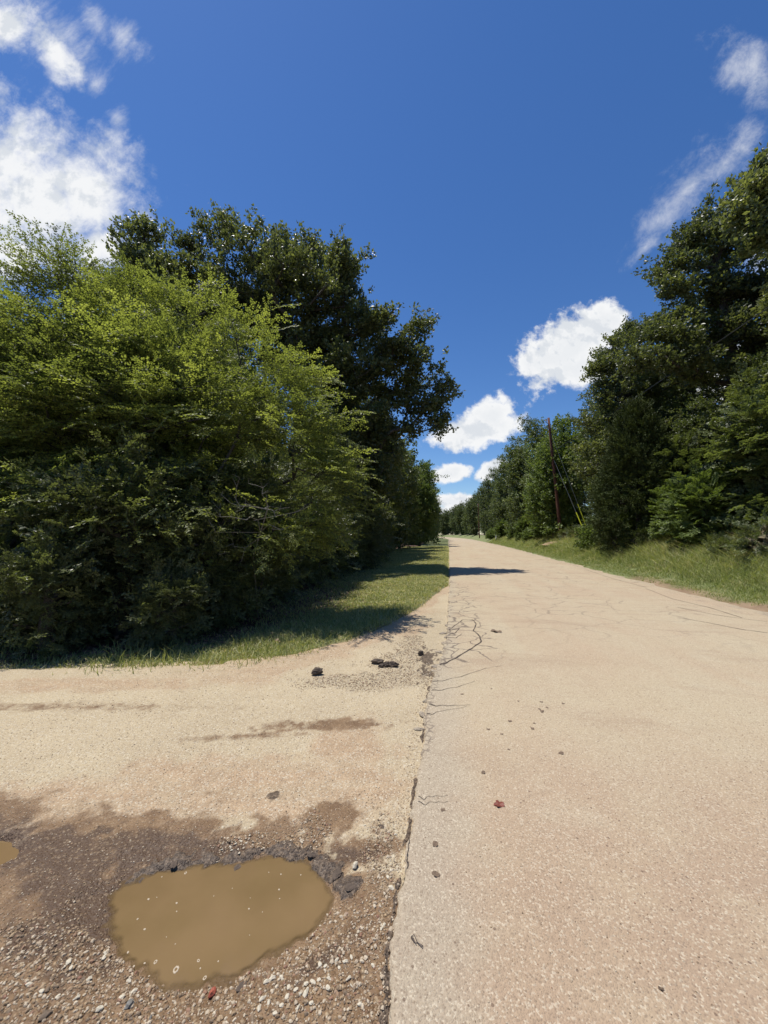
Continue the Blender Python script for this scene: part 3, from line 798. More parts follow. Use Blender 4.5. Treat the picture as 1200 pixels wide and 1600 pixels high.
M_RLEAF = plain('red brown leaf', (.16, .040, .022), .6, var=.5, sc=80, bump=.4); M_DLEAF = plain('dark dried blot', (.145, .10, .065), .9, var=.5, sc=90, bump=.5)
put('fallen_leaf', flat_leaf('fallen_leaf', .036, 3, M_RLEAF), 780, 1255, 1, .5, 'red brown fallen leaf lying on the paved road', 'leaf', on='road', sink=0, plane=.04)
for (px, py, r, lb) in [(680, 1315, .024, 'dark dried leaf on the road, farther of the pair near the puddle'), (681, 1362, .024, 'dark dried leaf on the road, nearer of the pair near the puddle'), (775, 987, .11, 'dark crumbled clod flat on the road beyond the cracks'),
                        (755, 1205, .022, 'dark dried leaf up the road from the red brown leaf'), (877, 1177, .026, 'dark dried leaf to the right up the road from the red brown leaf'), (1033, 1545, .010, 'small dark round pebble on the bottom right of the road')]:
    put('dried_leaf' if 'leaf' in lb[:16] else 'dark_pebble' if 'pebble' in lb else 'dirt_clod', flat_leaf('dried_leaf', r*.85, int(px), M_DLEAF, 4, .0025 if r < .05 else .012), px, py, 1, px, lb, 'leaf' if 'leaf' in lb[:16] else 'pebble' if 'pebble' in lb else 'clod', on='road', sink=0, plane=.04)
DL = flat_leaf('leaf_scrap', .020, 8, M_DLEAF, 4, .0015)
for (px, py, sc) in [(847, 1111, 1), (855, 1106, .8), (832, 1138, 1), (847, 1113, .7), (797, 1126, 1), (784, 1146, .7), (763, 1138, .8), (722, 1083, .9), (843, 1108, .8), (768, 1075, .6), (880, 1100, .8), (795, 1170, .6), (692, 1262, .8), (810, 1095, .7), (846, 1097, .9), (640, 1158, .6), (835, 1130, .7)]:
    put('leaf_scrap', DL, px, py, sc, px*.3, 'tiny dark leaf scrap flat on the middle of the road', 'leaf scrap', 'dark leaf scraps on the road', on='road' if px > 660 else 'dirt', sink=0, plane=.04)
wp = np.array([gr(*p, .04) for p in [(646, 1462), (650, 1472), (643, 1460), (642, 1461), (647, 1468), (654, 1469), (661, 1474), (660, 1477), (652, 1469), (647, 1457), (642, 1460)]])
wz = np.full(len(wp), .0); c_ = wp.mean(0)
v_, q_, t_ = chain(np.column_stack([wp-c_, .004+.003*np.sin(np.arange(len(wp)))]), .0016, .0016, 5)
o = mesh_np('bent_wire', v_, q_, plain('rusty wire', (.09, .065, .05), .6), tris=t_); o.location = (c_[0], c_[1], float(zroad(c_[:1], c_[1:])[0]))
tag(o, 'thin bent loop of rusty wire lying on the near part of the road', 'wire')


# ------------------------------------------------------------------ tree builder
def leaf_quads(pos, d, nrm, L, Wd):
    """diamond leaf: base pos, direction d, normal nrm"""
    s = np.cross(nrm, d); s /= np.maximum(np.linalg.norm(s, axis=1, keepdims=True), 1e-9)
    L = L[:, None]; Wd = Wd[:, None]
    up = np.cross(d, s)
    return np.stack([pos, pos+d*L*.45+s*Wd*.5-up*L*.06, pos+d*L, pos+d*L*.5-s*Wd*.5-up*L*.06], 1)


def nz(v): return v/np.maximum(np.linalg.norm(v, axis=-1, keepdims=True), 1e-9)


def proto_elm(rg, L=.7, leaf=.045, nside=6):
    pos, d, nn, tw = [], [], [], []
    def twig(p, dr, ln, n):
        q = p+dr*ln
        tw.append((*p, .0025, *q, .001))
        for i in range(n):
            f = (i+.6)/n; b = p+dr*ln*f; sgn = 1 if i % 2 else -1
            sd_ = np.array([-dr[1], dr[0], 0])*sgn
            a = dr*.6+sd_*.9+rg.normal(size=3)*.22; a[2] -= .15
            pos.append(b); d.append(a); nn.append(np.array([0, 0, 1.])+rg.normal(size=3)*.38)
        pos.append(q); d.append(dr+rg.normal(size=3)*.2); nn.append(np.array([0, 0, 1.])+rg.normal(size=3)*.3)
    x = np.array([1., 0, 0]); p = np.zeros(3); seg = L/nside
    for i in range(nside):
        dr = nz(x+np.array([0, .12*rg.normal(), .05-.07*i+.05*rg.normal()]))
        twig(p, dr, seg, 4); p = p+dr*seg
        sgn = 1 if i % 2 else -1
        if i < nside-1: twig(p, nz(dr*.75+np.array([0, .75*sgn, .12*rg.normal()-.06])), L*(.42-.045*i), 8)
    pos, d, nn = np.array(pos), nz(np.array(d)), nz(np.array(nn))
    l = leaf*(.7+.6*rg.random(len(pos)))
    return leaf_quads(pos, d, nn, l, l*.55), np.array(tw)


def proto_oak(rg, R=.26, leaf=.13, n=18):
    pos = []; d = []; nn = []
    for i in range(n):
        a = rg.random()*2*PI; el = rg.uniform(-.35, .9)
        dr = np.array([math.cos(a)*math.cos(el), math.sin(a)*math.cos(el), math.sin(el)])
        b = np.array([R*.75*rg.random(), 0, 0])+dr*.03+rg.normal(size=3)*R*.26
        pos.append(b); d.append(dr); nn.append(np.array([0, 0, .6])+rg.normal(size=3)*.75)
    d = nz(np.array(d)); l = leaf*(.65+.6*rg.random(n))
    return leaf_quads(np.array(pos), d, nz(np.array(nn)), l, l*.62), np.array([(-R*.8, 0, -.04, .004, R*.6, 0, 0, .002)])


def proto_ced(rg, L=.35, leaf=.05, n=34):
    f = rg.random(n); pos = np.stack([f*L, rg.normal(size=n)*.05*(1.3-f), rg.normal(size=n)*.05*(1.3-f)], 1)
    d = nz(np.stack([np.full(n, .9), rg.normal(size=n)*.5, .15+rg.normal(size=n)*.4], 1))
    l = leaf*(.7+.8*rg.random(n))
    return leaf_quads(pos, d, nz(rg.normal(size=(n, 3))+np.array([0, 0, .5])), l, l*.4), np.array([(0, 0, 0, .004, L*.7, 0, 0, .002)])


PR = {}


def protos(kind, **kw):
    key = (kind, tuple(sorted(kw.items())))
    if key not in PR:
        rg = np.random.default_rng(abs(hash(kind.__name__)) % 1 + 11)
        PR[key] = [kind(rg, **kw) for _ in range(6)]
    return PR[key]


def skeleton(att, trunk, rg, r_tip=.006, r_base=None, expo=2.3, sag=.15):
    """grow limbs from the trunk polyline to every attractor; returns segments"""
    nodes = [tuple(trunk[0])]; par = [-1]
    for i in range(1, len(trunk)):
        a, b = np.array(trunk[i-1]), np.array(trunk[i])
        k = max(2, int(np.linalg.norm(b-a)/.5))
        for j in range(1, k+1): nodes.append(tuple(a+(b-a)*j/k)); par.append(len(nodes)-2)
    nt = len(nodes)
    A = np.array(att); c = np.array(trunk[len(trunk)//2])
    axis = np.array(trunk)
    dist = np.array([np.min(np.linalg.norm(axis-a, axis=1)) for a in A])
    N_ = np.zeros((nt+len(A)*6, 3)); N_[:nt] = nodes; n = nt; tip = []; ndist = np.zeros(len(N_))
    hmin = trunk[0][2]+.22*(trunk[-1][2]-trunk[0][2])
    for ai in np.argsort(dist):
        a = A[ai]
        dd = N_[:n]-a; ds = np.linalg.norm(dd, axis=1)
        cost = ds+np.maximum(dd[:, 2]+.15*ds, 0)*1.2+.28*ndist[:n]+np.where((N_[:n, 2] < hmin) & (np.arange(n) < nt), 3.0, 0)
        j = int(np.argmin(cost)); p0 = N_[j].copy(); L = ds[j]
        k = min(5, max(1, int(L/.45)))
        off = rg.normal(size=3)*.10*L; off[2] += -sag*L*.5
        prev = j
        for q in range(1, k+1):
            f = q/k; p = p0+(a-p0)*f+off*math.sin(PI*f)+rg.normal(size=3)*.02*L*(f < 1)
            N_[n] = p; par.append(prev); ndist[n] = ndist[prev]+L/k; prev = n; n += 1
        tip.append(prev)
    par = np.array(par); w8 = np.zeros(n); 
    for t_ in tip: w8[t_] += 1
    for i in range(n-1, 0, -1): w8[par[i]] += w8[i]
    r = r_tip*np.maximum(w8, .6)**(1/expo)
    if r_base: 
        sc = r_base/r[0]; r = r*np.where(r > r[0]*.25, sc, 1+(sc-1)*(r/(r[0]*.25)))
    i = np.arange(1, n)
    ra = np.minimum(r[par[i]], r[i]*1.35)
    tr = i < nt; ra = np.where(tr, r[par[i]], ra)
    segs = np.column_stack([N_[par[i]], ra, N_[i], r[i]])
    seg_dir = {int(t_): nz(N_[t_]-N_[par[t_]]) for t_ in tip}
    return segs, N_, tip, seg_dir, par


def tree(name, base, att, trunk, leafkind, mats, n_spray=9, spread=.45, flat=.0, updir=.2, r_tip=.007, r_base=.15, seed=1, label='', cat='tree', group=None,
         up_n=1.0, sag=.15, crown_c=None, flatten=.7, scale=(.8, 1.25), leaves=True, sides=7, stretch=None):
    """all geometry local to base"""
    rg = np.random.default_rng(seed)
    base = np.array(base, float)
    att = np.asarray(att, float)-base; trunk = [np.array(t_, float)-base for t_ in trunk]
    root = empty(name, base); tag(root, label, cat, group)
    segs, N_, tip, sdir_, par = skeleton(att, trunk, rg, r_tip, r_base, sag=sag)
    V, Qd = tubes(segs, sides)
    tr = mesh_np('trunk', V, Qd, mats[1], parent=root, smooth=True)
    KIDS[root.name] = [tr]
    if not leaves: return root
    cc = np.array(crown_c)-base if crown_c is not None else att.mean(0)
    n = len(tip)*n_spray
    ti = np.repeat(np.array(tip), n_spray)
    P0 = N_[ti]; off = rg.normal(size=(n, 3))*spread; off[:, 2] *= flatten
    P_ = P0+off
    out = nz(P_-cc); pd_ = np.array([sdir_[int(t_)] for t_ in ti])
    d = nz(out*.7+pd_*.5+nz(off)*.5+rg.normal(size=(n, 3))*.35+np.array([0, 0, updir]))
    d[:, 2] *= (1-flat); d = nz(d)
    nrm = nz(np.array([0, 0, up_n])+rg.normal(size=(n, 3))*(.55-.35*flat)+out*.25)
    yv = nz(np.cross(nrm, d)); zv = np.cross(d, yv)
    R = np.stack([d, yv, zv], 2)
    s = rg.uniform(*scale, n)
    pl = leafkind; pick = rg.integers(0, len(pl), n)
    allV, rnd, TV, TQ = [], [], [], []
    sr = rg.random(n)
    for k_, (lq, tw) in enumerate(pl):
        ii = np.where(pick == k_)[0]
        if not len(ii): continue
        v = lq.reshape(-1, 3)
        w_v = P_[ii][:, None]+np.einsum('nij,kj->nki', R[ii], v)*s[ii][:, None, None]
        allV.append(w_v.reshape(-1, 3))
        lr = .55*sr[ii][:, None]+.45*rg.random((len(ii), len(lq)))
        rnd.append(np.repeat(lr.ravel(), 4))
        tv, tq = tubes(tw, 3)
        wt = P_[ii][:, None]+np.einsum('nij,kj->nki', R[ii], tv)*s[ii][:, None, None]
        o0 = sum(len(a) for a in TV); TV.append(wt.reshape(-1, 3))
        TQ.append((tq[None]+(np.arange(len(ii))*len(tv))[:, None, None]).reshape(-1, 4)+o0)
    LV = np.concatenate(allV); LQ = np.arange(len(LV)).reshape(-1, 4)
    TVv = np.concatenate(TV); TQq = np.concatenate(TQ)+len(LV)
    cr = mesh_np('crown', np.concatenate([LV, TVv]), np.concatenate([LQ, TQq]), [mats[0], mats[1]], parent=root,
                 attrs={'rnd': np.concatenate([np.concatenate(rnd), np.zeros(len(TVv))])}, midx=np.concatenate([np.zeros(len(LQ)), np.ones(len(TQq))]))
    KIDS[root.name].append(cr)
    return root


def in_ell(rg, n, ells, shell=.35, zmin=None):
    """attractor points in a union of ellipsoids ((cx,cy,cz),(rx,ry,rz)); biased outward"""
    vol = np.array([(e[1][0]*e[1][1]*e[1][2])**.75*(e[2] if len(e) > 2 else 1) for e in ells]); pick = rg.choice(len(ells), n, p=vol/vol.sum())
    d = nz(rg.normal(size=(n, 3))); r = rg.random(n)**shell
    c = np.array([e[0] for e in ells], float)[pick]; rr = np.array([e[1] for e in ells], float)[pick]
    p = c+d*r[:, None]*rr
    if zmin is not None: p = p[p[:, 2] > zmin]
    return p


G = lambda x, y: float(z_ground(np.array([x]), np.array([y]))[0])

# ------------------------------------------------------------------ left: bright elms in front
elmP = protos(proto_elm, L=.62, leaf=.046); underP = protos(proto_elm, L=.45, leaf=.05, nside=5)


def elm(px, d, hgt, rad, seed, label, n=230, ns=8, ctr=None, low=1.3, extra=()):
    rg = np.random.default_rng(seed)
    b = np.array([(px-600)/F*d, d, 0.]); b[2] = G(b[0], b[1])-.05
    top = hgt
    ells = [((b[0], b[1], top*.56), (rad, rad*.62, top*.38)), ((b[0]+.2, b[1]-.3, top*.33), (rad*1.05, rad*.75, top*.24)), ((b[0]-.1*rad, b[1]+.3, top*.82), (rad*.6, rad*.4, top*.17))]
    a = in_ell(rg, n, ells, .45, low)
    if len(extra): a = np.vstack([a]+[np.array([at(*e)])+rg.normal(size=(4, 3))*.14 for e in extra])
    for q in range(34):
        th_ = rg.random()*2*PI; el_ = rg.uniform(.15, 1.35)
        dr_ = np.array([math.cos(th_)*math.cos(el_), math.sin(th_)*math.cos(el_)*.7, math.sin(el_)])
        p_ = np.array([b[0], b[1], top*.5])+dr_*np.array([rad*.9, rad*.6, top*.40])
        go = nz(dr_+np.array([0, 0, .55])); ln_ = rg.uniform(.35, .95)
        a = np.vstack([a]+[(p_+go*ln_*f+rg.normal(size=3)*.05)[None] for f in (.25, .6, 1.0)])
    tk = [b, b+np.array([.05, 0, 1.2]), b+np.array([.1, -.05, top*.42]), b+np.array([-.05, -.1, top*.68])]
    return tree('elm_tree', b, a, tk, elmP, (M_ELM, M_BARKL if False else M_BARK), n_spray=ns, spread=.26, flat=.55, updir=.15, r_tip=.0072, r_base=.14, seed=seed, label=label, group='bright green elms at the front of the left wood', flatten=.5)


elm(222, 8.3, 5.9, 2.75, 21, 'widest bright green elm, its sprays reaching right in front of the dark oak', 330, 10,
    extra=[(505, 745, 7.6), (485, 700, 7.8), (470, 660, 7.8), (470, 830, 7.4), (455, 838, 7.2), (450, 590, 8), (480, 760, 7.4), (455, 640, 7.6), (490, 790, 7.4), (430, 835, 7.0), (370, 530, 8.2), (300, 500, 8.4), (250, 480, 8.4), (455, 700, 7.4), (440, 600, 8)])
elm(100, 8.1, 5.9, 2.7, 22, 'bright green elm with the tall feathery tip against the white cloud', 310, 10,
    extra=[(88, 425, 8), (92, 440, 8), (100, 455, 8), (110, 475, 8), (150, 475, 8), (200, 470, 8.1), (30, 480, 8)])
elm(-70, 7.9, 5.9, 2.9, 23, 'leftmost bright green elm, cut by the left side of the photo', 240, 10)

# ------------------------------------------------------------------ oaks
oakP = protos(proto_oak, R=.24, leaf=.135, n=22); oakPf = protos(proto_oak, R=.40, leaf=.20, n=19)
cedP = protos(proto_ced, L=.36, leaf=.085)


def E(px, py, d, rx, ry, dd=None):      # ellipsoid centred on a photo pixel at depth d, half sizes rx, ry in metres
    return (at(px, py, d), (rx, dd or (rx+ry)*.5, ry))


def blob_oak(name, base, ells, trunk, seed, label, n=260, ns=11, group=None, mats=None, P_=None, spread=.34, r_base=.32, shell=.42, minz=2.0, n_each=3):
    rg = np.random.default_rng(seed)
    a = in_ell(rg, int(n*.95), ells, shell, minz)
    a = np.vstack([a]+[in_ell(rg, n_each, [e], .3) for e in ells])
    return tree(name, base, a, trunk, P_ or oakP, mats or (M_OAK, M_BARK), n_spray=ns+2, spread=spread*.80, flat=.1, updir=.25, r_tip=.014, r_base=r_base, seed=seed, label=label, group=group, flatten=.75)


d0 = 18.5
bx = (478-600)/F*d0; b = np.array([bx, d0, -.1])
ells = [E(345, 358, d0, 1.0, .55), E(300, 388, d0, .75, .5), E(400, 385, d0, 1.6, .9), E(470, 395, d0, 1.4, .8), E(525, 420, d0-1, 1.2, .8), E(420, 450, d0, 2.8, 1.8, 3.2), E(500, 480, d0, 2.3, 1.7, 3.0), E(360, 470, d0+1, 1.8, 1.6),
        E(555, 500, d0-1, .9, .6), E(592, 498, d0-1.5, .8, .45), E(560, 560, d0-1, 1.6, 1.2), E(480, 560, d0+1, 2.4, 1.6, 3), E(612, 545, d0-1, 1.0, .7), E(650, 515, d0-1, .65, .3), E(632, 535, d0-1, .5, .35),
        E(655, 565, d0-1, 1.1, .55), E(682, 585, d0-1, .6, .5), E(695, 612, d0-1, .38, .3), E(620, 605, d0, 1.2, .9), E(672, 640, d0-1, .6, .35), E(690, 664, d0-1, .4, .3), E(640, 665, d0-1, .3, .3), E(600, 680, d0, 1.2, 1.1),
        E(640, 625, d0-1, .5, .6), E(540, 455, d0, 1.2, 1.0), E(570, 525, d0, 1.3, .9), E(520, 520, d0+1, 2.0, 1.4), E(590, 590, d0, 1.4, 1.0), E(450, 420, d0+1, 2.0, 1.2), E(400, 520, d0+1, 2.4, 1.6), E(530, 600, d0+1, 2.4, 1.5), E(560, 650, d0, 1.9, 1.3), E(500, 700, d0, 2.5, 1.8), E(600, 740, d0, 1.3, 1.2), E(560, 780, d0-.5, 1.6, 1.0)]
blob_oak('oak_tree', b, ells, [b, b+[.1, 0, 2.5], b+[-.2, 0, 5.5], b+[-.5, 0, 8.5], b+[-.8, -.2, 11.5]], 31,
         'big dark oak on the left with a ragged limb reaching toward the road', 560, 11, spread=.32, r_base=.36)
d0 = 16.5
b = np.array([(250-600)/F*d0, d0, -.1])
ells = [E(240, 365, d0, .6, .4), E(215, 380, d0, .65, .6), E(230, 410, d0, .95, .7), E(270, 430, d0, 1.2, .8), E(300, 425, d0, .8, .5), E(250, 480, d0, 2.0, 1.3), E(180, 460, d0, 1.3, .8), E(300, 500, d0, 1.6, 1.4), E(200, 560, d0, 2.4, 1.8), E(300, 620, d0, 2.4, 1.8), E(160, 650, d0, 2.4, 1.8)]
blob_oak('oak_tree', b, ells, [b, b+[0, 0, 4], b+[-.2, 0, 8], b+[-.4, 0, 11.5]], 32, 'dark oak behind the elms whose lone crooked top stands beside the white cloud', 230, 10, spread=.30)

# right side oaks
d0 = 18.0; bx = (1165-600)/F*d0; b = np.array([bx, d0, G(bx, d0)-.1])
ells = [E(1115, 345, d0, 1.1, .55), E(1085, 375, d0, 1.0, .6), E(1140, 390, d0, 1.6, .9), E(1060, 410, d0, 1.0, .6), E(1035, 450, d0, .9, .5), E(1090, 450, d0, 1.8, 1.0), E(1160, 460, d0, 2.0, 1.2), E(1050, 500, d0, 1.2, .6), E(1120, 530, d0, 2.4, .9),
        E(1190, 540, d0, 2.0, 1.4), E(1040, 530, d0-1, 1.4, .6), E(1010, 560, d0-1, 1.4, .5), E(1090, 570, d0-1, 2.2, .55), E(1170, 590, d0, 2.2, .8), E(1220, 480, d0, 2, 2), E(1230, 640, d0, 2, 2), E(1140, 700, d0+1, 2.4, 1.2)]
blob_oak('oak_tree', b, ells, [b, b+[0, 0, 4], b+[-.2, 0, 8], b+[-.4, 0, 11], b+[-.8, 0, 13.5]], 33, 'tallest oak whole in the photo, rising over the right verge with layered limbs', 400, 11, spread=.32, r_base=.34, minz=5)
d0 = 12.0; bx = (1330-600)/F*d0; b = np.array([bx, d0, G(bx, d0)-.1])
ells = [E(1195, 265, d0, .5, .4), E(1180, 305, d0, .5, .45), E(1215, 330, d0, 1.0, .9), E(1170, 340, d0, .35, .3), E(1190, 375, d0, .5, .4), E(1270, 300, d0, 1.6, 1.8), E(1330, 260, d0, 2.2, 2), E(1350, 400, d0, 2.6, 2), E(1240, 430, d0, .6, .5), E(1340, 560, d0, 2, 2)]
blob_oak('oak_tree', b, ells, [b, b+[0, 0, 4], b+[-.2, 0, 8], b+[-.4, 0, 11]], 34, 'nearest oak on the right, only its left boughs showing at the top right corner', 230, 12, spread=.26, minz=6)
d0 = 25.0; bx = (985-600)/F*d0; b = np.array([bx, d0, G(bx, d0)-.1])
ells = [E(985, 520, d0, 1.3, .6), E(960, 545, d0, 1.1, .7), E(1020, 520, d0, 1.6, 1.0), E(935, 580, d0, .6, .4), E(940, 610, d0, .9, .7), E(980, 590, d0, 2.4, 1.6), E(1030, 590, d0, 2.4, 1.6), E(950, 660, d0, 1.8, 1.6), E(1000, 680, d0, 2.8, 2.0), E(930, 720, d0, 1.5, 1.6), E(1000, 760, d0, 3, 2)]
blob_oak('oak_tree', b, ells, [b, b+[0, 0, 4], b+[-.2, 0, 8], b+[-.3, 0, 11.5]], 35, 'oak in front of the big white cloud, between the leaning pole and the tallest oak', 300, 11, spread=.36)
# an open dark oak behind with sky showing through
d0 = 24.0; bx = (1165-600)/F*d0; b = np.array([bx, d0, G(bx, d0)-.1])
ells = [E(1100, 600, d0, 3, 1.3), E(1170, 620, d0, 3, 1.6), E(1080, 680, d0, 2.6, 1.6), E(1180, 700, d0, 3.4, 1.8), E(1120, 760, d0, 4, 1.6)]
blob_oak('oak_tree', b, ells, [b, b+[0, 0, 3], b+[-.2, 0, 6], b+[-.3, 0, 9]], 36, 'sparse oak behind the right verge with white cloud showing through its branches', 170, 9, spread=.42)

# red cedar
d0 = 20.5; bx = (998-600)/F*d0; b = np.array([bx, d0, G(bx, d0)-.1]); rg = np.random.default_rng(5)
n = 420; f = rg.random(n)**.8; hh = .5+f*6.9; aa = rg.random(n)*2*PI; rr = (2.25*(1-f)**.75+.18)*(.65+.35*rg.random(n))*(1+.18*np.sin(aa*3+hh*1.7))
att = np.stack([b[0]+np.cos(aa)*rr, b[1]+np.sin(aa)*rr, b[2]+hh-.2*rr], 1)
cedar = tree('cedar_tree', b, att, [b, b+[0, 0, 2.5], b+[0, 0, 5], b+[.1, 0, 7.2]], cedP, (M_CED, M_BARK), n_spray=12, spread=.18, flat=0, updir=.55, r_tip=.006, r_base=.14, seed=6, sag=0,
             label='dense dark cone shaped cedar standing right of the leaning pole', flatten=1.0)

# ------------------------------------------------------------------ generic wood trees (prototypes, then copies)


def proto_tree(name, x, y, hgt, rad, seed, label, group, low=.12, n=190, ns=9, P_=None, mats=None, spread=.5, lumps=6, top=1.0, cat='tree'):
    rg = np.random.default_rng(seed); z0 = G(x, y)-.1
    b = np.array([x, y, z0])
    ells = []
    for i in range(lumps):
        a = rg.random()*2*PI; f = low+(.95-low)*(i+.5)/lumps; r = rad*(1-.55*abs(f-.5)**1.5*2*top)*.62
        ells.append(((x+math.cos(a)*rad*.36, y+math.sin(a)*rad*.36, z0+hgt*f), (r, r, hgt*.16)))
    ells.append(((x, y, z0+hgt*(.5+low*.4)), (rad*.72, rad*.72, hgt*(.5-low*.4)), 1.4))
    a = in_ell(rg, n, ells, .4, z0+hgt*low*.6)
    a[:, 2] = np.minimum(a[:, 2], z0+hgt)
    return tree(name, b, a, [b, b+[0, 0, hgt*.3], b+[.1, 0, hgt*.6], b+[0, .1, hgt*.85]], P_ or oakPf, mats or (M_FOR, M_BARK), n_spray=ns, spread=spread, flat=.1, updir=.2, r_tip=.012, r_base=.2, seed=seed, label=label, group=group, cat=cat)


def place(proto, x, y, label, group, sc=1.0, scz=None, rz=None, cat=None):
    o = copy_tree(proto)
    o.location = (x, y, G(x, y)-.1); o.rotation_euler = (0, 0, rz if rz is not None else random.random()*6.28)
    o.scale = (sc, sc, scz or sc); o['label'] = label
    if group: o['group'] = group
    if cat: o['category'] = cat
    return o


GR = 'trees in the row along the right verge'; GL = 'trees in the row along the left lawn'
HID = 'trees deep inside the left wood'; HIR = 'trees deep inside the right wood'
ordn = ['first', 'second', 'third', 'fourth', 'fifth', 'sixth', 'seventh', 'eighth', 'ninth', 'tenth', 'eleventh', 'twelfth', 'thirteenth', 'fourteenth', 'fifteenth', 'sixteenth']
# right row
TLr = TL = proto_tree('wood_tree', float(edge_x(26))-4.6-2, 26, 12.0, 3.4, 44, 'first dark tree beyond the big oak in the left hand row', GL, low=.02, n=250)
TA = proto_tree('wood_tree', 20.2, 50, 15.5, 3.2, 41, 'first dense green tree behind the leaning pole in the right hand row', GR, low=.06, n=240)
TB = proto_tree('wood_tree', 17.0, 38.5, 12.0, 3.0, 42, 'yellow green tree beside the top of the leaning pole', GR, low=.1, n=230, mats=(M_PALE, M_BARK), P_=oakPf)
TCc = proto_tree('wood_tree', 21.0, 59.0, 15.5, 2.8, 43, 'second dense green tree beyond the leaning pole in the right hand row', GR, low=.06, n=220)
TA.location.x = 20.6; 
row = [(69, 15.6, 2.8), (80, 16.5, 3), (92, 15.8, 3), (104, 16.2, 3.2), (118, 16.0, 3.2), (133, 16, 3.2), (150, 16, 3.3), (170, 16, 3.4), (192, 16, 3.5), (218, 16, 3.6), (248, 16, 4), (284, 16, 4.5)]
for i, (d, h, r) in enumerate(row):
    x = float(edge_x(d)+road_w(d))+4.6+random.uniform(-.5, .7)
    place(TLr if d > 140 else (TA, TCc, TB)[i % 3 if i % 5 == 4 else i % 2], x, d, f'{ordn[i+2]} dense green tree in the right hand row counting away from the leaning pole', GR, (r*1.15 if d > 140 else r)/3.1, h/(12 if d > 140 else 15.5))
for i, (x, y, s) in enumerate([(24.5, 33, 1.0), (20.8, 29.5, .95), (26, 44, 1.05), (29, 27, 1.0), (25, 22, .95), (31, 38, 1.0), (27, 53, 1.0), (29, 64, 1.0), (31, 78, 1), (34, 95, 1), (23, 17.5, .8), (30, 19, .95), (37, 115, 1), (41, 140, 1), (47, 175, 1), (18.5, 30.5, .8), (20, 24.5, .55), (17.5, 21.5, .5)]):
    place((TA, TCc)[i % 2], x, y, 'dark tree filling the wood behind the right hand row', HIR, s)
# left row beyond the oak
rowl = [(26, 12.0, 3.4, -4.7), (31, 12.0, 3.2, -4.6), (37, 12.6, 3.2, -4.6), (44, 12.0, 3.2, -4.9), (52, 11.5, 3.2, -4.6), (61, 12.5, 3.3, -4.8), (71, 12.5, 3.3, -4.9), (83, 13.5, 3.4, -5), (96, 14, 3.5, -5.2), (112, 14.5, 3.6, -5.2), (130, 15, 3.6, -5.4), (152, 15, 3.8, -5.4), (178, 15, 4, -5.5)]
for i, (d, h, r, o_) in enumerate(rowl[1:]):
    x = float(edge_x(d))+o_-random.uniform(0, .5)-(1.6 if d < 40 else .3)
    if d == 52:
        place(TB, x+1.2, d, 'light green tree poking out over the lawn midway down the left row', GL, .95, 11.8/12.6); continue
    place((TA, TL, TCc)[i % 3], x, d, f'{ordn[i+1]} dark tree in the left hand row counting away from the big oak', GL, r/3.2, h/(12.0 if i % 3 == 1 else 15.5))
for i, (x, y, s) in enumerate([(-13.5, 14, .62), (-8.6, 13.5, .60), (-6.2, 13.8, .58), (-7.4, 16.5, .7), (-5.2, 12.5, .55), (-16.5, 14, .8), (-13, 20, .8), (-7.8, 22, .75), (-4, 27, .85), (-18, 24, .9), (-10, 30, .9), (-22, 11, .7), (-3, 33, .85), (-14, 38, 1), (-1, 42, .8), (1.5, 52, .8), (3, 66, .85), (5, 80, .9), (7, 96, .9), (-2.6, 15.0, .42), (-24, 15, .9), (-5, 50, .9)]):
    place((TA, TCc, TL)[i % 3], x, y, 'dark tree filling the shade deep inside the left wood', HID, s)
# closing trees where the road bends away
for i, (px, d, h) in enumerate([(692, 330, 17), (700, 320, 17), (707, 325, 19), (714, 318, 21), (722, 322, 21), (730, 315, 20), (738, 310, 19), (684, 340, 16), (676, 335, 16)]):
    x = (px-600)/F*d
    place(TL, x, d, 'distant dark tree closing the view at the far end of the road', 'distant trees at the end of the road', 5.2/3.2, h/12.0)

# ------------------------------------------------------------------ understory, shrubs
GU = 'leafy saplings in deep shade under the elms'
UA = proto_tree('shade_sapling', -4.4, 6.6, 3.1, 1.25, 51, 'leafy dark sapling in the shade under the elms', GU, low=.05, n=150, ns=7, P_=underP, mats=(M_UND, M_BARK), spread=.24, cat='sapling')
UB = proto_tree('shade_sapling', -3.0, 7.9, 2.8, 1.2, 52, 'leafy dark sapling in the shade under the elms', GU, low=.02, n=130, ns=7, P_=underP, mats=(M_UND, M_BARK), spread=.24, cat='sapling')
for i, (x, y, s) in enumerate([(-5.9, 6.0, .68), (-7.2, 6.2, .7), (-3.3, 6.9, .72), (-5.0, 7.6, .9), (-6.6, 7.9, 1.0), (-8.6, 7.4, .9), (-4.2, 8.8, 1.1), (-3.4, 9.4, 1.0), (-3.2, 10.8, 1.2), (-2.7, 12.4, 1.1), (-4.4, 11.4, 1.3), (-5.4, 9.6, 1.3), (-7.4, 9.8, 1.3), (-2.5, 14.6, 1.2),
                               (-2.1, 17, 1.2), (-4.2, 13.8, 1.5), (-9.5, 9.2, 1.4), (-10.5, 6.5, 1.1), (-4.8, 5.6, .55), (-6.4, 5.4, .5), (-3.2, 5.9, .4), (-1.4, 19, 1.2), (-.9, 22, 1.2), (-8.3, 5.9, .8)]):
    place((UA, UB)[i % 2], x, y, 'leafy dark sapling in the shade under the elms', GU, s)
GS = 'shrubs along the foot of the right wood'
SA = proto_tree('roadside_shrub', 14.35, 24.5, 1.7, 1.3, 61, 'round glossy green shrub below the cedar', GS, low=.02, n=90, ns=8, P_=oakP, mats=(M_PALE, M_BARK), spread=.22, cat='shrub')
dsh = 15.5; xs_ = (1100-600)/F*dsh
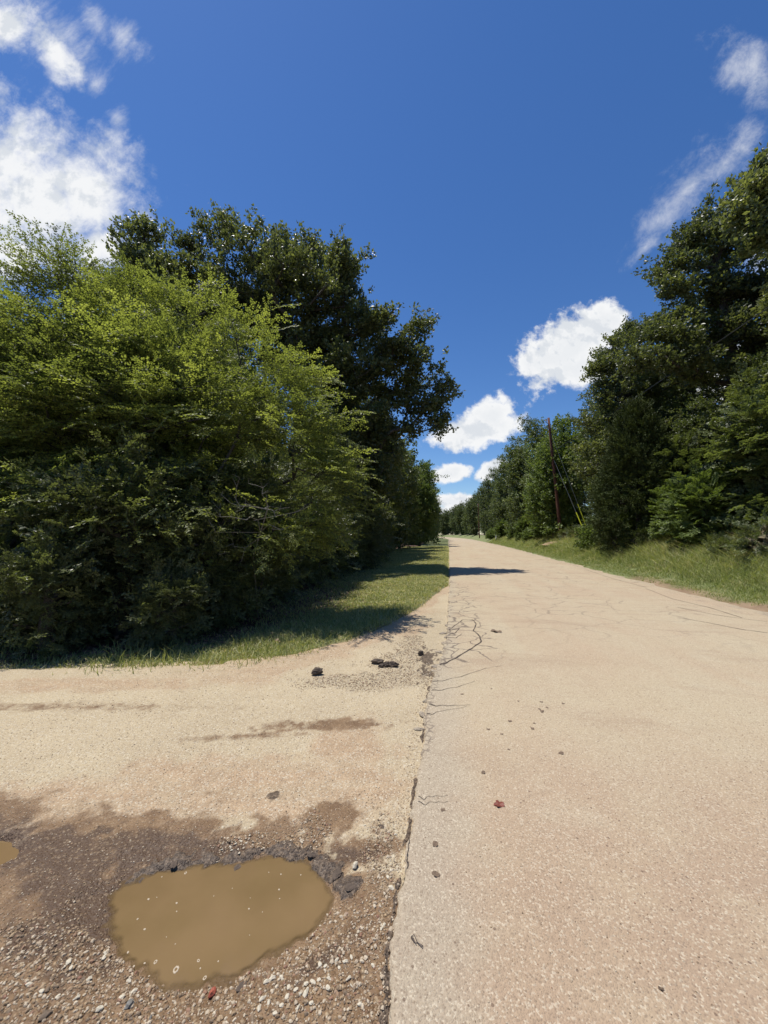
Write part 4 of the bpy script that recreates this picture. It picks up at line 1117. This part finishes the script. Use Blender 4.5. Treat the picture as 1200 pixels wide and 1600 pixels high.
SB = proto_tree('roadside_shrub', xs_, dsh, 2.9, 1.15, 62, 'pale leafed sapling in front of the dark gap right of the cedar', GS, low=.05, n=100, ns=8, P_=protos(proto_elm, L=.5, leaf=.085, nside=5), mats=(M_PALE, M_BARK), spread=.22, cat='shrub')
SC = proto_tree('small_tree', 14.6, 13.6, 6.6, 2.2, 63, 'small tree with flat tiers of pale leaves at the right side of the photo', None, low=.1, n=230, ns=8, P_=protos(proto_elm, L=.6, leaf=.11, nside=5), mats=(M_FOR, M_BARK), spread=.3)
for (px, d, s, pr_, lb) in [(965, 23, .95, SA, 'shrub at the left foot of the cedar'), (930, 24.5, .9, SA, 'shrub hiding the yellow guy wire guards'), (1010, 21, .7, SB, 'leafy shrub against the trunk side of the cedar'), (850, 42, 1.0, SB, 'leafy shrub just left of the foot of the leaning pole'), (835, 46, 1.0, SA, 'low shrub second to the left of the leaning pole'),
                            (820, 52, .95, SB, 'bushy shrub third to the left of the leaning pole'), (898, 38, .9, SB, 'shrub in the gap between the leaning pole and its guy wires'), (1070, 17.5, .9, SB, 'shrub in the dark gap right of the cedar'), (1130, 16, .9, SB, 'upright shrub left of the small tree with flat tiers'), (1045, 19, .9, SB, 'shrub at the right foot of the cedar'),
                            (1160, 15, .8, SA, 'low shrub under the small tree with flat tiers'), (803, 60, 1, SA, 'shrub fourth to the left of the leaning pole'), (785, 72, 1.1, SB, 'shrub behind the white marker post'), (770, 88, 1.2, SA, 'distant shrub left of the white marker post'), (1075, 24, 1.6, SB, 'tall shrub in the shade behind the dark gap'), (1125, 22, 1.7, SB, 'tall shrub in deep shade under the tallest oak'), (1190, 19, 1.6, SB, 'tall shrub in shade at the right side of the photo'), (1040, 26, 1.6, SB, 'tall shrub in shade behind the cedar')]:
    place(pr_, (px-600)/F*d, d, lb, GS, s)
place(SC, 19.5, 16.5, 'small tree in the shade under the tallest oak', None, 1.0); place(SC, 15.0, 19.5, 'small leafy tree in shade just right of the cedar', None, .75)

# dead grey branches
rg = np.random.default_rng(77)
for (px, py, d, n, s, lb) in [(385, 790, 6.3, 70, .9, 'bare grey twiggy branches hanging in the shade right of the elm trunk'), (330, 850, 6.6, 45, .8, 'bare grey dead branches low in the shade of the elms')]:
    c = at(px, py, d); b = np.array([c[0]-.25, d+1.5, G(c[0]-.25, d+1.5)])
    a = in_ell(rg, n, [(c, (1.2*s, .4, .65*s))], .6)
    tree('dead_sapling', b, a, [b, (b+c)/2+[0, 0, .2], c+[.3, .2, 0]], elmP, (M_ELM, plain('dead twig', (.20, .18, .155), .9)), r_tip=.002, r_base=.012, seed=int(px), label=lb, cat='dead sapling', leaves=False, sides=5, sag=.3)


# ------------------------------------------------------------------ grass
def grass_mat(name, a, b, c):
    m_, t = mat(name)
    r = t.attr('rnd'); co = t.new('ShaderNodeTexCoord').outputs['Object']
    k = t.m('ADD', t.m('MULTIPLY', r, .7), t.m('MULTIPLY', t.noise(co, .9, 3), .45), clamp=True)
    ramp = t.new('ShaderNodeValToRGB', n0=k); e = ramp.color_ramp.elements
    e[0].color = (*a, 1); e[0].position = .15; e[1].color = (*c, 1); e[1].position = .95; x = e.new(.6); x.color = (*b, 1)
    pr = t.new('ShaderNodeBsdfPrincipled', i_Base_Color=ramp.outputs[0], i_Roughness=.55)
    tr = t.new('ShaderNodeBsdfTranslucent', i_Color=t.mix(1.0, ramp.outputs[0], (1.5, 1.6, .8), 'MULTIPLY'))
    ms = t.new('ShaderNodeMixShader', n0=.35, n1=pr.outputs[0], n2=tr.outputs[0])
    t.new('ShaderNodeOutputMaterial', i_Surface=ms.outputs[0]); return m_


M_GR = grass_mat('mown grass', (.18, .205, .065), (.33, .335, .135), (.55, .45, .25))
M_TG = grass_mat('tall grass', (.16, .20, .062), (.30, .32, .115), (.50, .40, .24))


def blades(name, x, y, z, h, wd, m_, label, cat, lean=.5, rnd=None):
    n = len(x); rg = rng
    a = rg.random(n)*2*PI; ld = np.stack([np.cos(a), np.sin(a)], 1)*(lean*h*rg.random(n))[:, None]
    b = rg.random(n)*PI; s = np.stack([np.cos(b), np.sin(b)], 1)*wd[:, None]*.5
    P0 = np.stack([x, y], 1)
    def lev(f, g_, zz): c = P0+ld*f; return [np.column_stack([c-s*g_, z+h*zz]), np.column_stack([c+s*g_, z+h*zz])]
    L0 = lev(0, 1, -.05); L1 = lev(.3, .85, .55); L2 = lev(1, .12, .93)
    V = np.stack(L0+L1+L2, 1).reshape(-1, 3)
    k_ = np.arange(n)[:, None]*6
    Qb = np.concatenate([k_+np.array([[0, 1, 3, 2]]), k_+np.array([[2, 3, 5, 4]])])
    rv = rg.random(n) if rnd is None else rnd
    return tag(mesh_np(name, V, Qb, m_, attrs={'rnd': np.repeat(rv, 6)}), label, cat, None, 'stuff')


# left lawn
N = 420000
y = 4.0+(rng.random(N)**1.9)*46; off = rng.random(N)*(5.5)
x = edge_x(y)-.02-off*(1+.0*y)
near = y < 12; x = np.where(near, rng.uniform(-8.5, 2.2, N), x)
s = lawn_s(x, y)+.5*fbm(x, y, 3.0); offl = edge_x(y)-x+.25*fbm(x, y, 2.5)
fx = np.interp(y, [4, 5.0, 6, 9, 17, 25, 80], [-9, -5, -2.3, -1.1, -.3, .6, 8.0])
k = (s > .12) & (offl > -.06) & (x > fx-1.5+1.2*fbm(x, y, 1.2)) & (fbm(x, y, 2.2)+.5+.15*(s > .6) > .36*rng.random(N)+.12)
k &= (x > fx) | (rng.random(N) < .25)
k &= (rng.random(N) < .25+.9*sst(s, .1, .7)) & ((x > -2.4) | (rng.random(N) < .35))
x, y = x[k], y[k]; n = len(x); z = np.maximum(z_ground(x, y), zroad(x, y)-.005)
nb = s[k] < .5
blades('lawn_grass', x, y, z, (.028+.035*rng.random(n))*(1+.025*y), .005+.0010*y, M_GR, 'short mown grass on the sunlit strip left of the road', 'grass', 1.7)
# taller tufts along the dirt edge and in the shade
N = 9000
N = 5200; x = rng.uniform(-9, 1.0, N); y = np.interp(x, BX, BY)+rng.random(N)**1.2*1.3+.1
k = fbm(x, y, 1.6) > -.02+.25*rng.random(N)-.08
x, y = x[k], y[k]; n = len(x)
blades('tuft_grass', x, y, z_ground(x, y), .05+.20*rng.random(n)**2.2*np.where(x < -1, 1, .5), .008+.004*rng.random(n), M_GR, 'taller grass tufts along the shaded edge of the dirt road', 'grass', 1.0, .55*rng.random(n))
# right verge
N = 300000
y = 5.0+(rng.random(N)**1.8)*75; off = rng.random(N)*9
x = edge_x(y)+road_w(y)+.02+off
off = off+.5*fbm(x, y, 1.2)
hh = .05+.45*sst(off, .3, 2.2)+.25*sst(off, 3, 5)
k = (off > .0) & (fbm(x, y, 1.5)+.5 > .18+.2*rng.random(N)) & ~((np.hypot(x-15.6, (y-34.5)*.6) < .9) & (rng.random(N) < .85))
x, y, hh, off = x[k], y[k], hh[k], off[k]; n = len(x)
hh = hh*(.55+.7*rng.random(n))*(1+.5*fbm(x, y, .9))
dry = np.clip(rng.random(n)**1.2*.85+.7*sst(off, 1.5, 4)*(fbm(x, y, .6)+.45)+.5*fbm(x, y, 1.7)-.05, 0, 1)
blades('verge_grass', x, y, z_ground(x, y), hh, .0045+.0007*y, M_TG, 'tall green and brown grass on the bank right of the road', 'grass', 1.5, dry)
# dead leaves on the wood floor
N = 40000
y = 4.8+rng.random(N)**1.5*13; x = rng.uniform(-9, 1.5, N)
fx = np.interp(y, [4, 5.0, 6, 9, 17, 25], [-9, -5, -2.2, -1.0, .2, 1])
k = (x < fx+.5*rng.normal(size=N)+.2) & (lawn_s(x, y) > .22); x, y = x[k], y[k]; n = len(x)
pos = np.column_stack([x, y, z_ground(x, y)+.012]); a = rng.random(n)*2*PI
d_ = nz(np.column_stack([np.cos(a), np.sin(a), rng.normal(size=n)*.25])); l = .04+.05*rng.random(n)
lv = leaf_quads(pos, d_, nz(rng.normal(size=(n, 3))*.35+np.array([0, 0, 1])), l, l*.6).reshape(-1, 3)
ml, t = mat('dead leaf'); rr_ = t.attr('rnd')
t.new('ShaderNodeOutputMaterial', i_Surface=t.new('ShaderNodeBsdfPrincipled', i_Base_Color=t.mix(rr_, (.09, .045, .030), (.34, .20, .14)), i_Roughness=.7).outputs[0])
tag(mesh_np('leaf_litter', lv, np.arange(len(lv)).reshape(-1, 4), ml, attrs={'rnd': np.repeat(rng.random(n), 4)}), 'brown fallen leaves covering the floor of the left wood', 'leaf litter', None, 'stuff')

# weeds on the right bank
WDp = proto_tree('bank_weed', 11.4, 13.0, .85, .38, 71, 'wiry brown green weed on the right bank', 'wiry weeds on the right bank', low=.2, n=34, ns=4, P_=protos(proto_elm, L=.22, leaf=.035, nside=4), mats=(M_FOR, plain('weed stalk', (.13, .11, .06), .9)), spread=.09, cat='weed')
for i in range(80):
    y_ = 10+random.random()**1.4*26; o_ = 2.6+random.random()*3.6
    x_ = float(edge_x(y_)+road_w(y_))+o_
    place(WDp, x_, y_, 'wiry brown green weed on the right bank', 'wiry weeds on the right bank', .7+random.random()**2*.8)

# ------------------------------------------------------------------ poles, wires, marker
M_WIRE = plain('wire steel', (.30, .31, .30), .5, .6, bump=0); M_DW = plain('dark cable', (.03, .03, .03), .6, bump=0)
M_YEL = plain('yellow guard', (.62, .66, .03), .5, bump=0, var=.08); M_INS = plain('insulator', (.45, .44, .42), .3, bump=0)


def pole(base, top, label, guys=(), r=.16):
    root = empty('utility_pole', base); tag(root, label, 'utility pole', 'wooden utility poles along the right verge')
    tv = np.array(top)-np.array(base); ks = []
    v, q, t_ = chain(np.array([tv*f for f in np.linspace(-.03, 1, 9)]), r, r*.68, 12)
    ks.append(mesh_np('shaft', v, q, M_POLE, parent=root, tris=t_, smooth=True))
    # top bracket, insulator, cable bracket
    v, q, t_ = chain([tv+[-.05, 0, -.55], tv+[-.22, -.02, -.45], tv+[-.25, -.02, -.30]], .03, .03, 6); ks.append(mesh_np('bracket', v, q, M_WIRE, parent=root, tris=t_))
    v, q, t_ = chain([tv+[-.25, -.02, -.32], tv+[-.25, -.02, -.26], tv+[-.25, -.02, -.22], tv+[-.25, -.02, -.12]], np.array([.05, .08, .05, .07]), 0, 10); ks.append(mesh_np('insulator', v, q, M_INS, parent=root, tris=t_))
    mid = tv*.72
    v, q, t_ = chain([mid+[-.28, -.1, -.06], mid+[.12, .02, .02]], .035, .035, 6); ks.append(mesh_np('cable_bracket', v, q, M_DW, parent=root, tris=t_))
    for (fa, anchor) in guys:
        a, b_ = tv*fa, np.array(anchor)-np.array(base)
        v, q, t_ = chain([a+(b_-a)*f for f in np.linspace(0, .99, 4)], .014, .014, 5)
        g = mesh_np('guy_wire', v, q, M_WIRE, parent=root, tris=t_)
        v, q, t_ = chain([a+(b_-a)*f for f in (.74, .82, .91, 1.0)], .042, .042, 7); mesh_np('guard', v, q, M_YEL, parent=g, tris=t_)
    KIDS[root.name] = ks
    return root


pb = at(877, 838, 36); pb[2] = G(pb[0], 36); pt = at(857, 653, 36)
a1 = at(914, 828, 33.5); a1[2] = G(a1[0], a1[1])+.35; a2 = at(919, 822, 34.2); a2[2] = G(a2[0], a2[1])+.5
pole(pb, pt, 'leaning reddish brown utility pole with two guy wires in yellow guards', [(.90, a2), (.68, a1)])
p2x, p2y = (749-600)/F*118, 118; pole(np.array([p2x, p2y, G(p2x, p2y)]), np.array([p2x-.3, p2y, 11.0]), 'straight dark utility pole farther down the right verge, small in the distance', r=.17)
p3x, p3y = (728-600)/F*205, 205; pole(np.array([p3x, p3y, G(p3x, p3y)]), np.array([p3x, p3y, 11.3]), 'farthest utility pole, barely visible near the end of the road', r=.2)
p0 = np.array([9.7, -16., G(9.7, -16.)]); pole(p0, p0+[0, 0, 9.6], 'utility pole behind the viewer holding the near end of the cable')


def wire(a, b_, sag, label, r=.011):
    f = np.linspace(0, 1, 25)[:, None]; p = a+(b_-a)*f; p[:, 2] -= sag*4*(f*(1-f))[:, 0]
    v, q, t_ = chain(p-a, r, r, 5); o = mesh_np('overhead_wire', v, q, M_DW, tris=t_); o.location = a; tag(o, label, 'wire')


wm = pb+(pt-pb)*.72
wire(p0+[0, 0, 8.9], wm+[0, 0, .0], .45, 'dark overhead cable running from the right side of the photo down to the leaning pole', .016)
wire(wm+[0, .1, 0], np.array([p2x-.3, p2y, 8.6]), .9, 'thin cable from the leaning pole to the next pole down the verge', .012)
wire(np.array([p2x-.3, p2y, 8.4]), np.array([p3x, p3y, 8.6]), .9, 'thin cable between the two farthest poles', .012)
mp = at(775, 833, 74); mz = G(mp[0], 74)
rootm = empty('marker_post', (mp[0], 74, mz)); tag(rootm, 'short white marker post in grass far down the right verge', 'marker post')
v, q, t_ = chain([(0, 0, -.1), (0, 0, .5), (0, 0, 1.15), (0, 0, 1.2)], np.array([.09, .09, .09, .05]), 0, 10)
mesh_np('post', v, q, plain('white marker', (.7, .7, .68), .5, bump=0), parent=rootm, tris=t_, smooth=True)
v, q, t_ = chain([(0, 0, 1.2), (0, 0, 1.26), (0, 0, 1.3)], np.array([.1, .1, .04]), 0, 10)
mesh_np('cap', v, q, plain('marker cap', (.6, .6, .58), .5, bump=0), parent=rootm, tris=t_, smooth=True)
# bare earth mound at the foot of the leaning pole
th = np.linspace(0, 2*PI, 25)[:-1]; V = []; Qm = []
for j, (rr, zz) in enumerate([(1.5, -.12), (1.15, .05), (.7, .16), (.25, .2), (.02, .2)]):
    V += [(rr*math.cos(a)*(1+.15*math.sin(a*3+j)), rr*.6*math.sin(a)*(1+.1*math.cos(a*5)), zz+.02*math.sin(a*7+j)) for a in th]
for j in range(4): Qm += [(j*24+i, j*24+(i+1) % 24, (j+1)*24+(i+1) % 24, (j+1)*24+i) for i in range(24)]
mo = mesh_np('earth_mound', V, Qm, plain('bare earth', (.27, .18, .11), .95, var=.3, sc=6, bump=.6), smooth=True)
mo.location = (15.7, 34.5, G(15.7, 34.5)); tag(mo, 'low mound of bare reddish earth in the grass left of the leaning pole', 'earth mound')
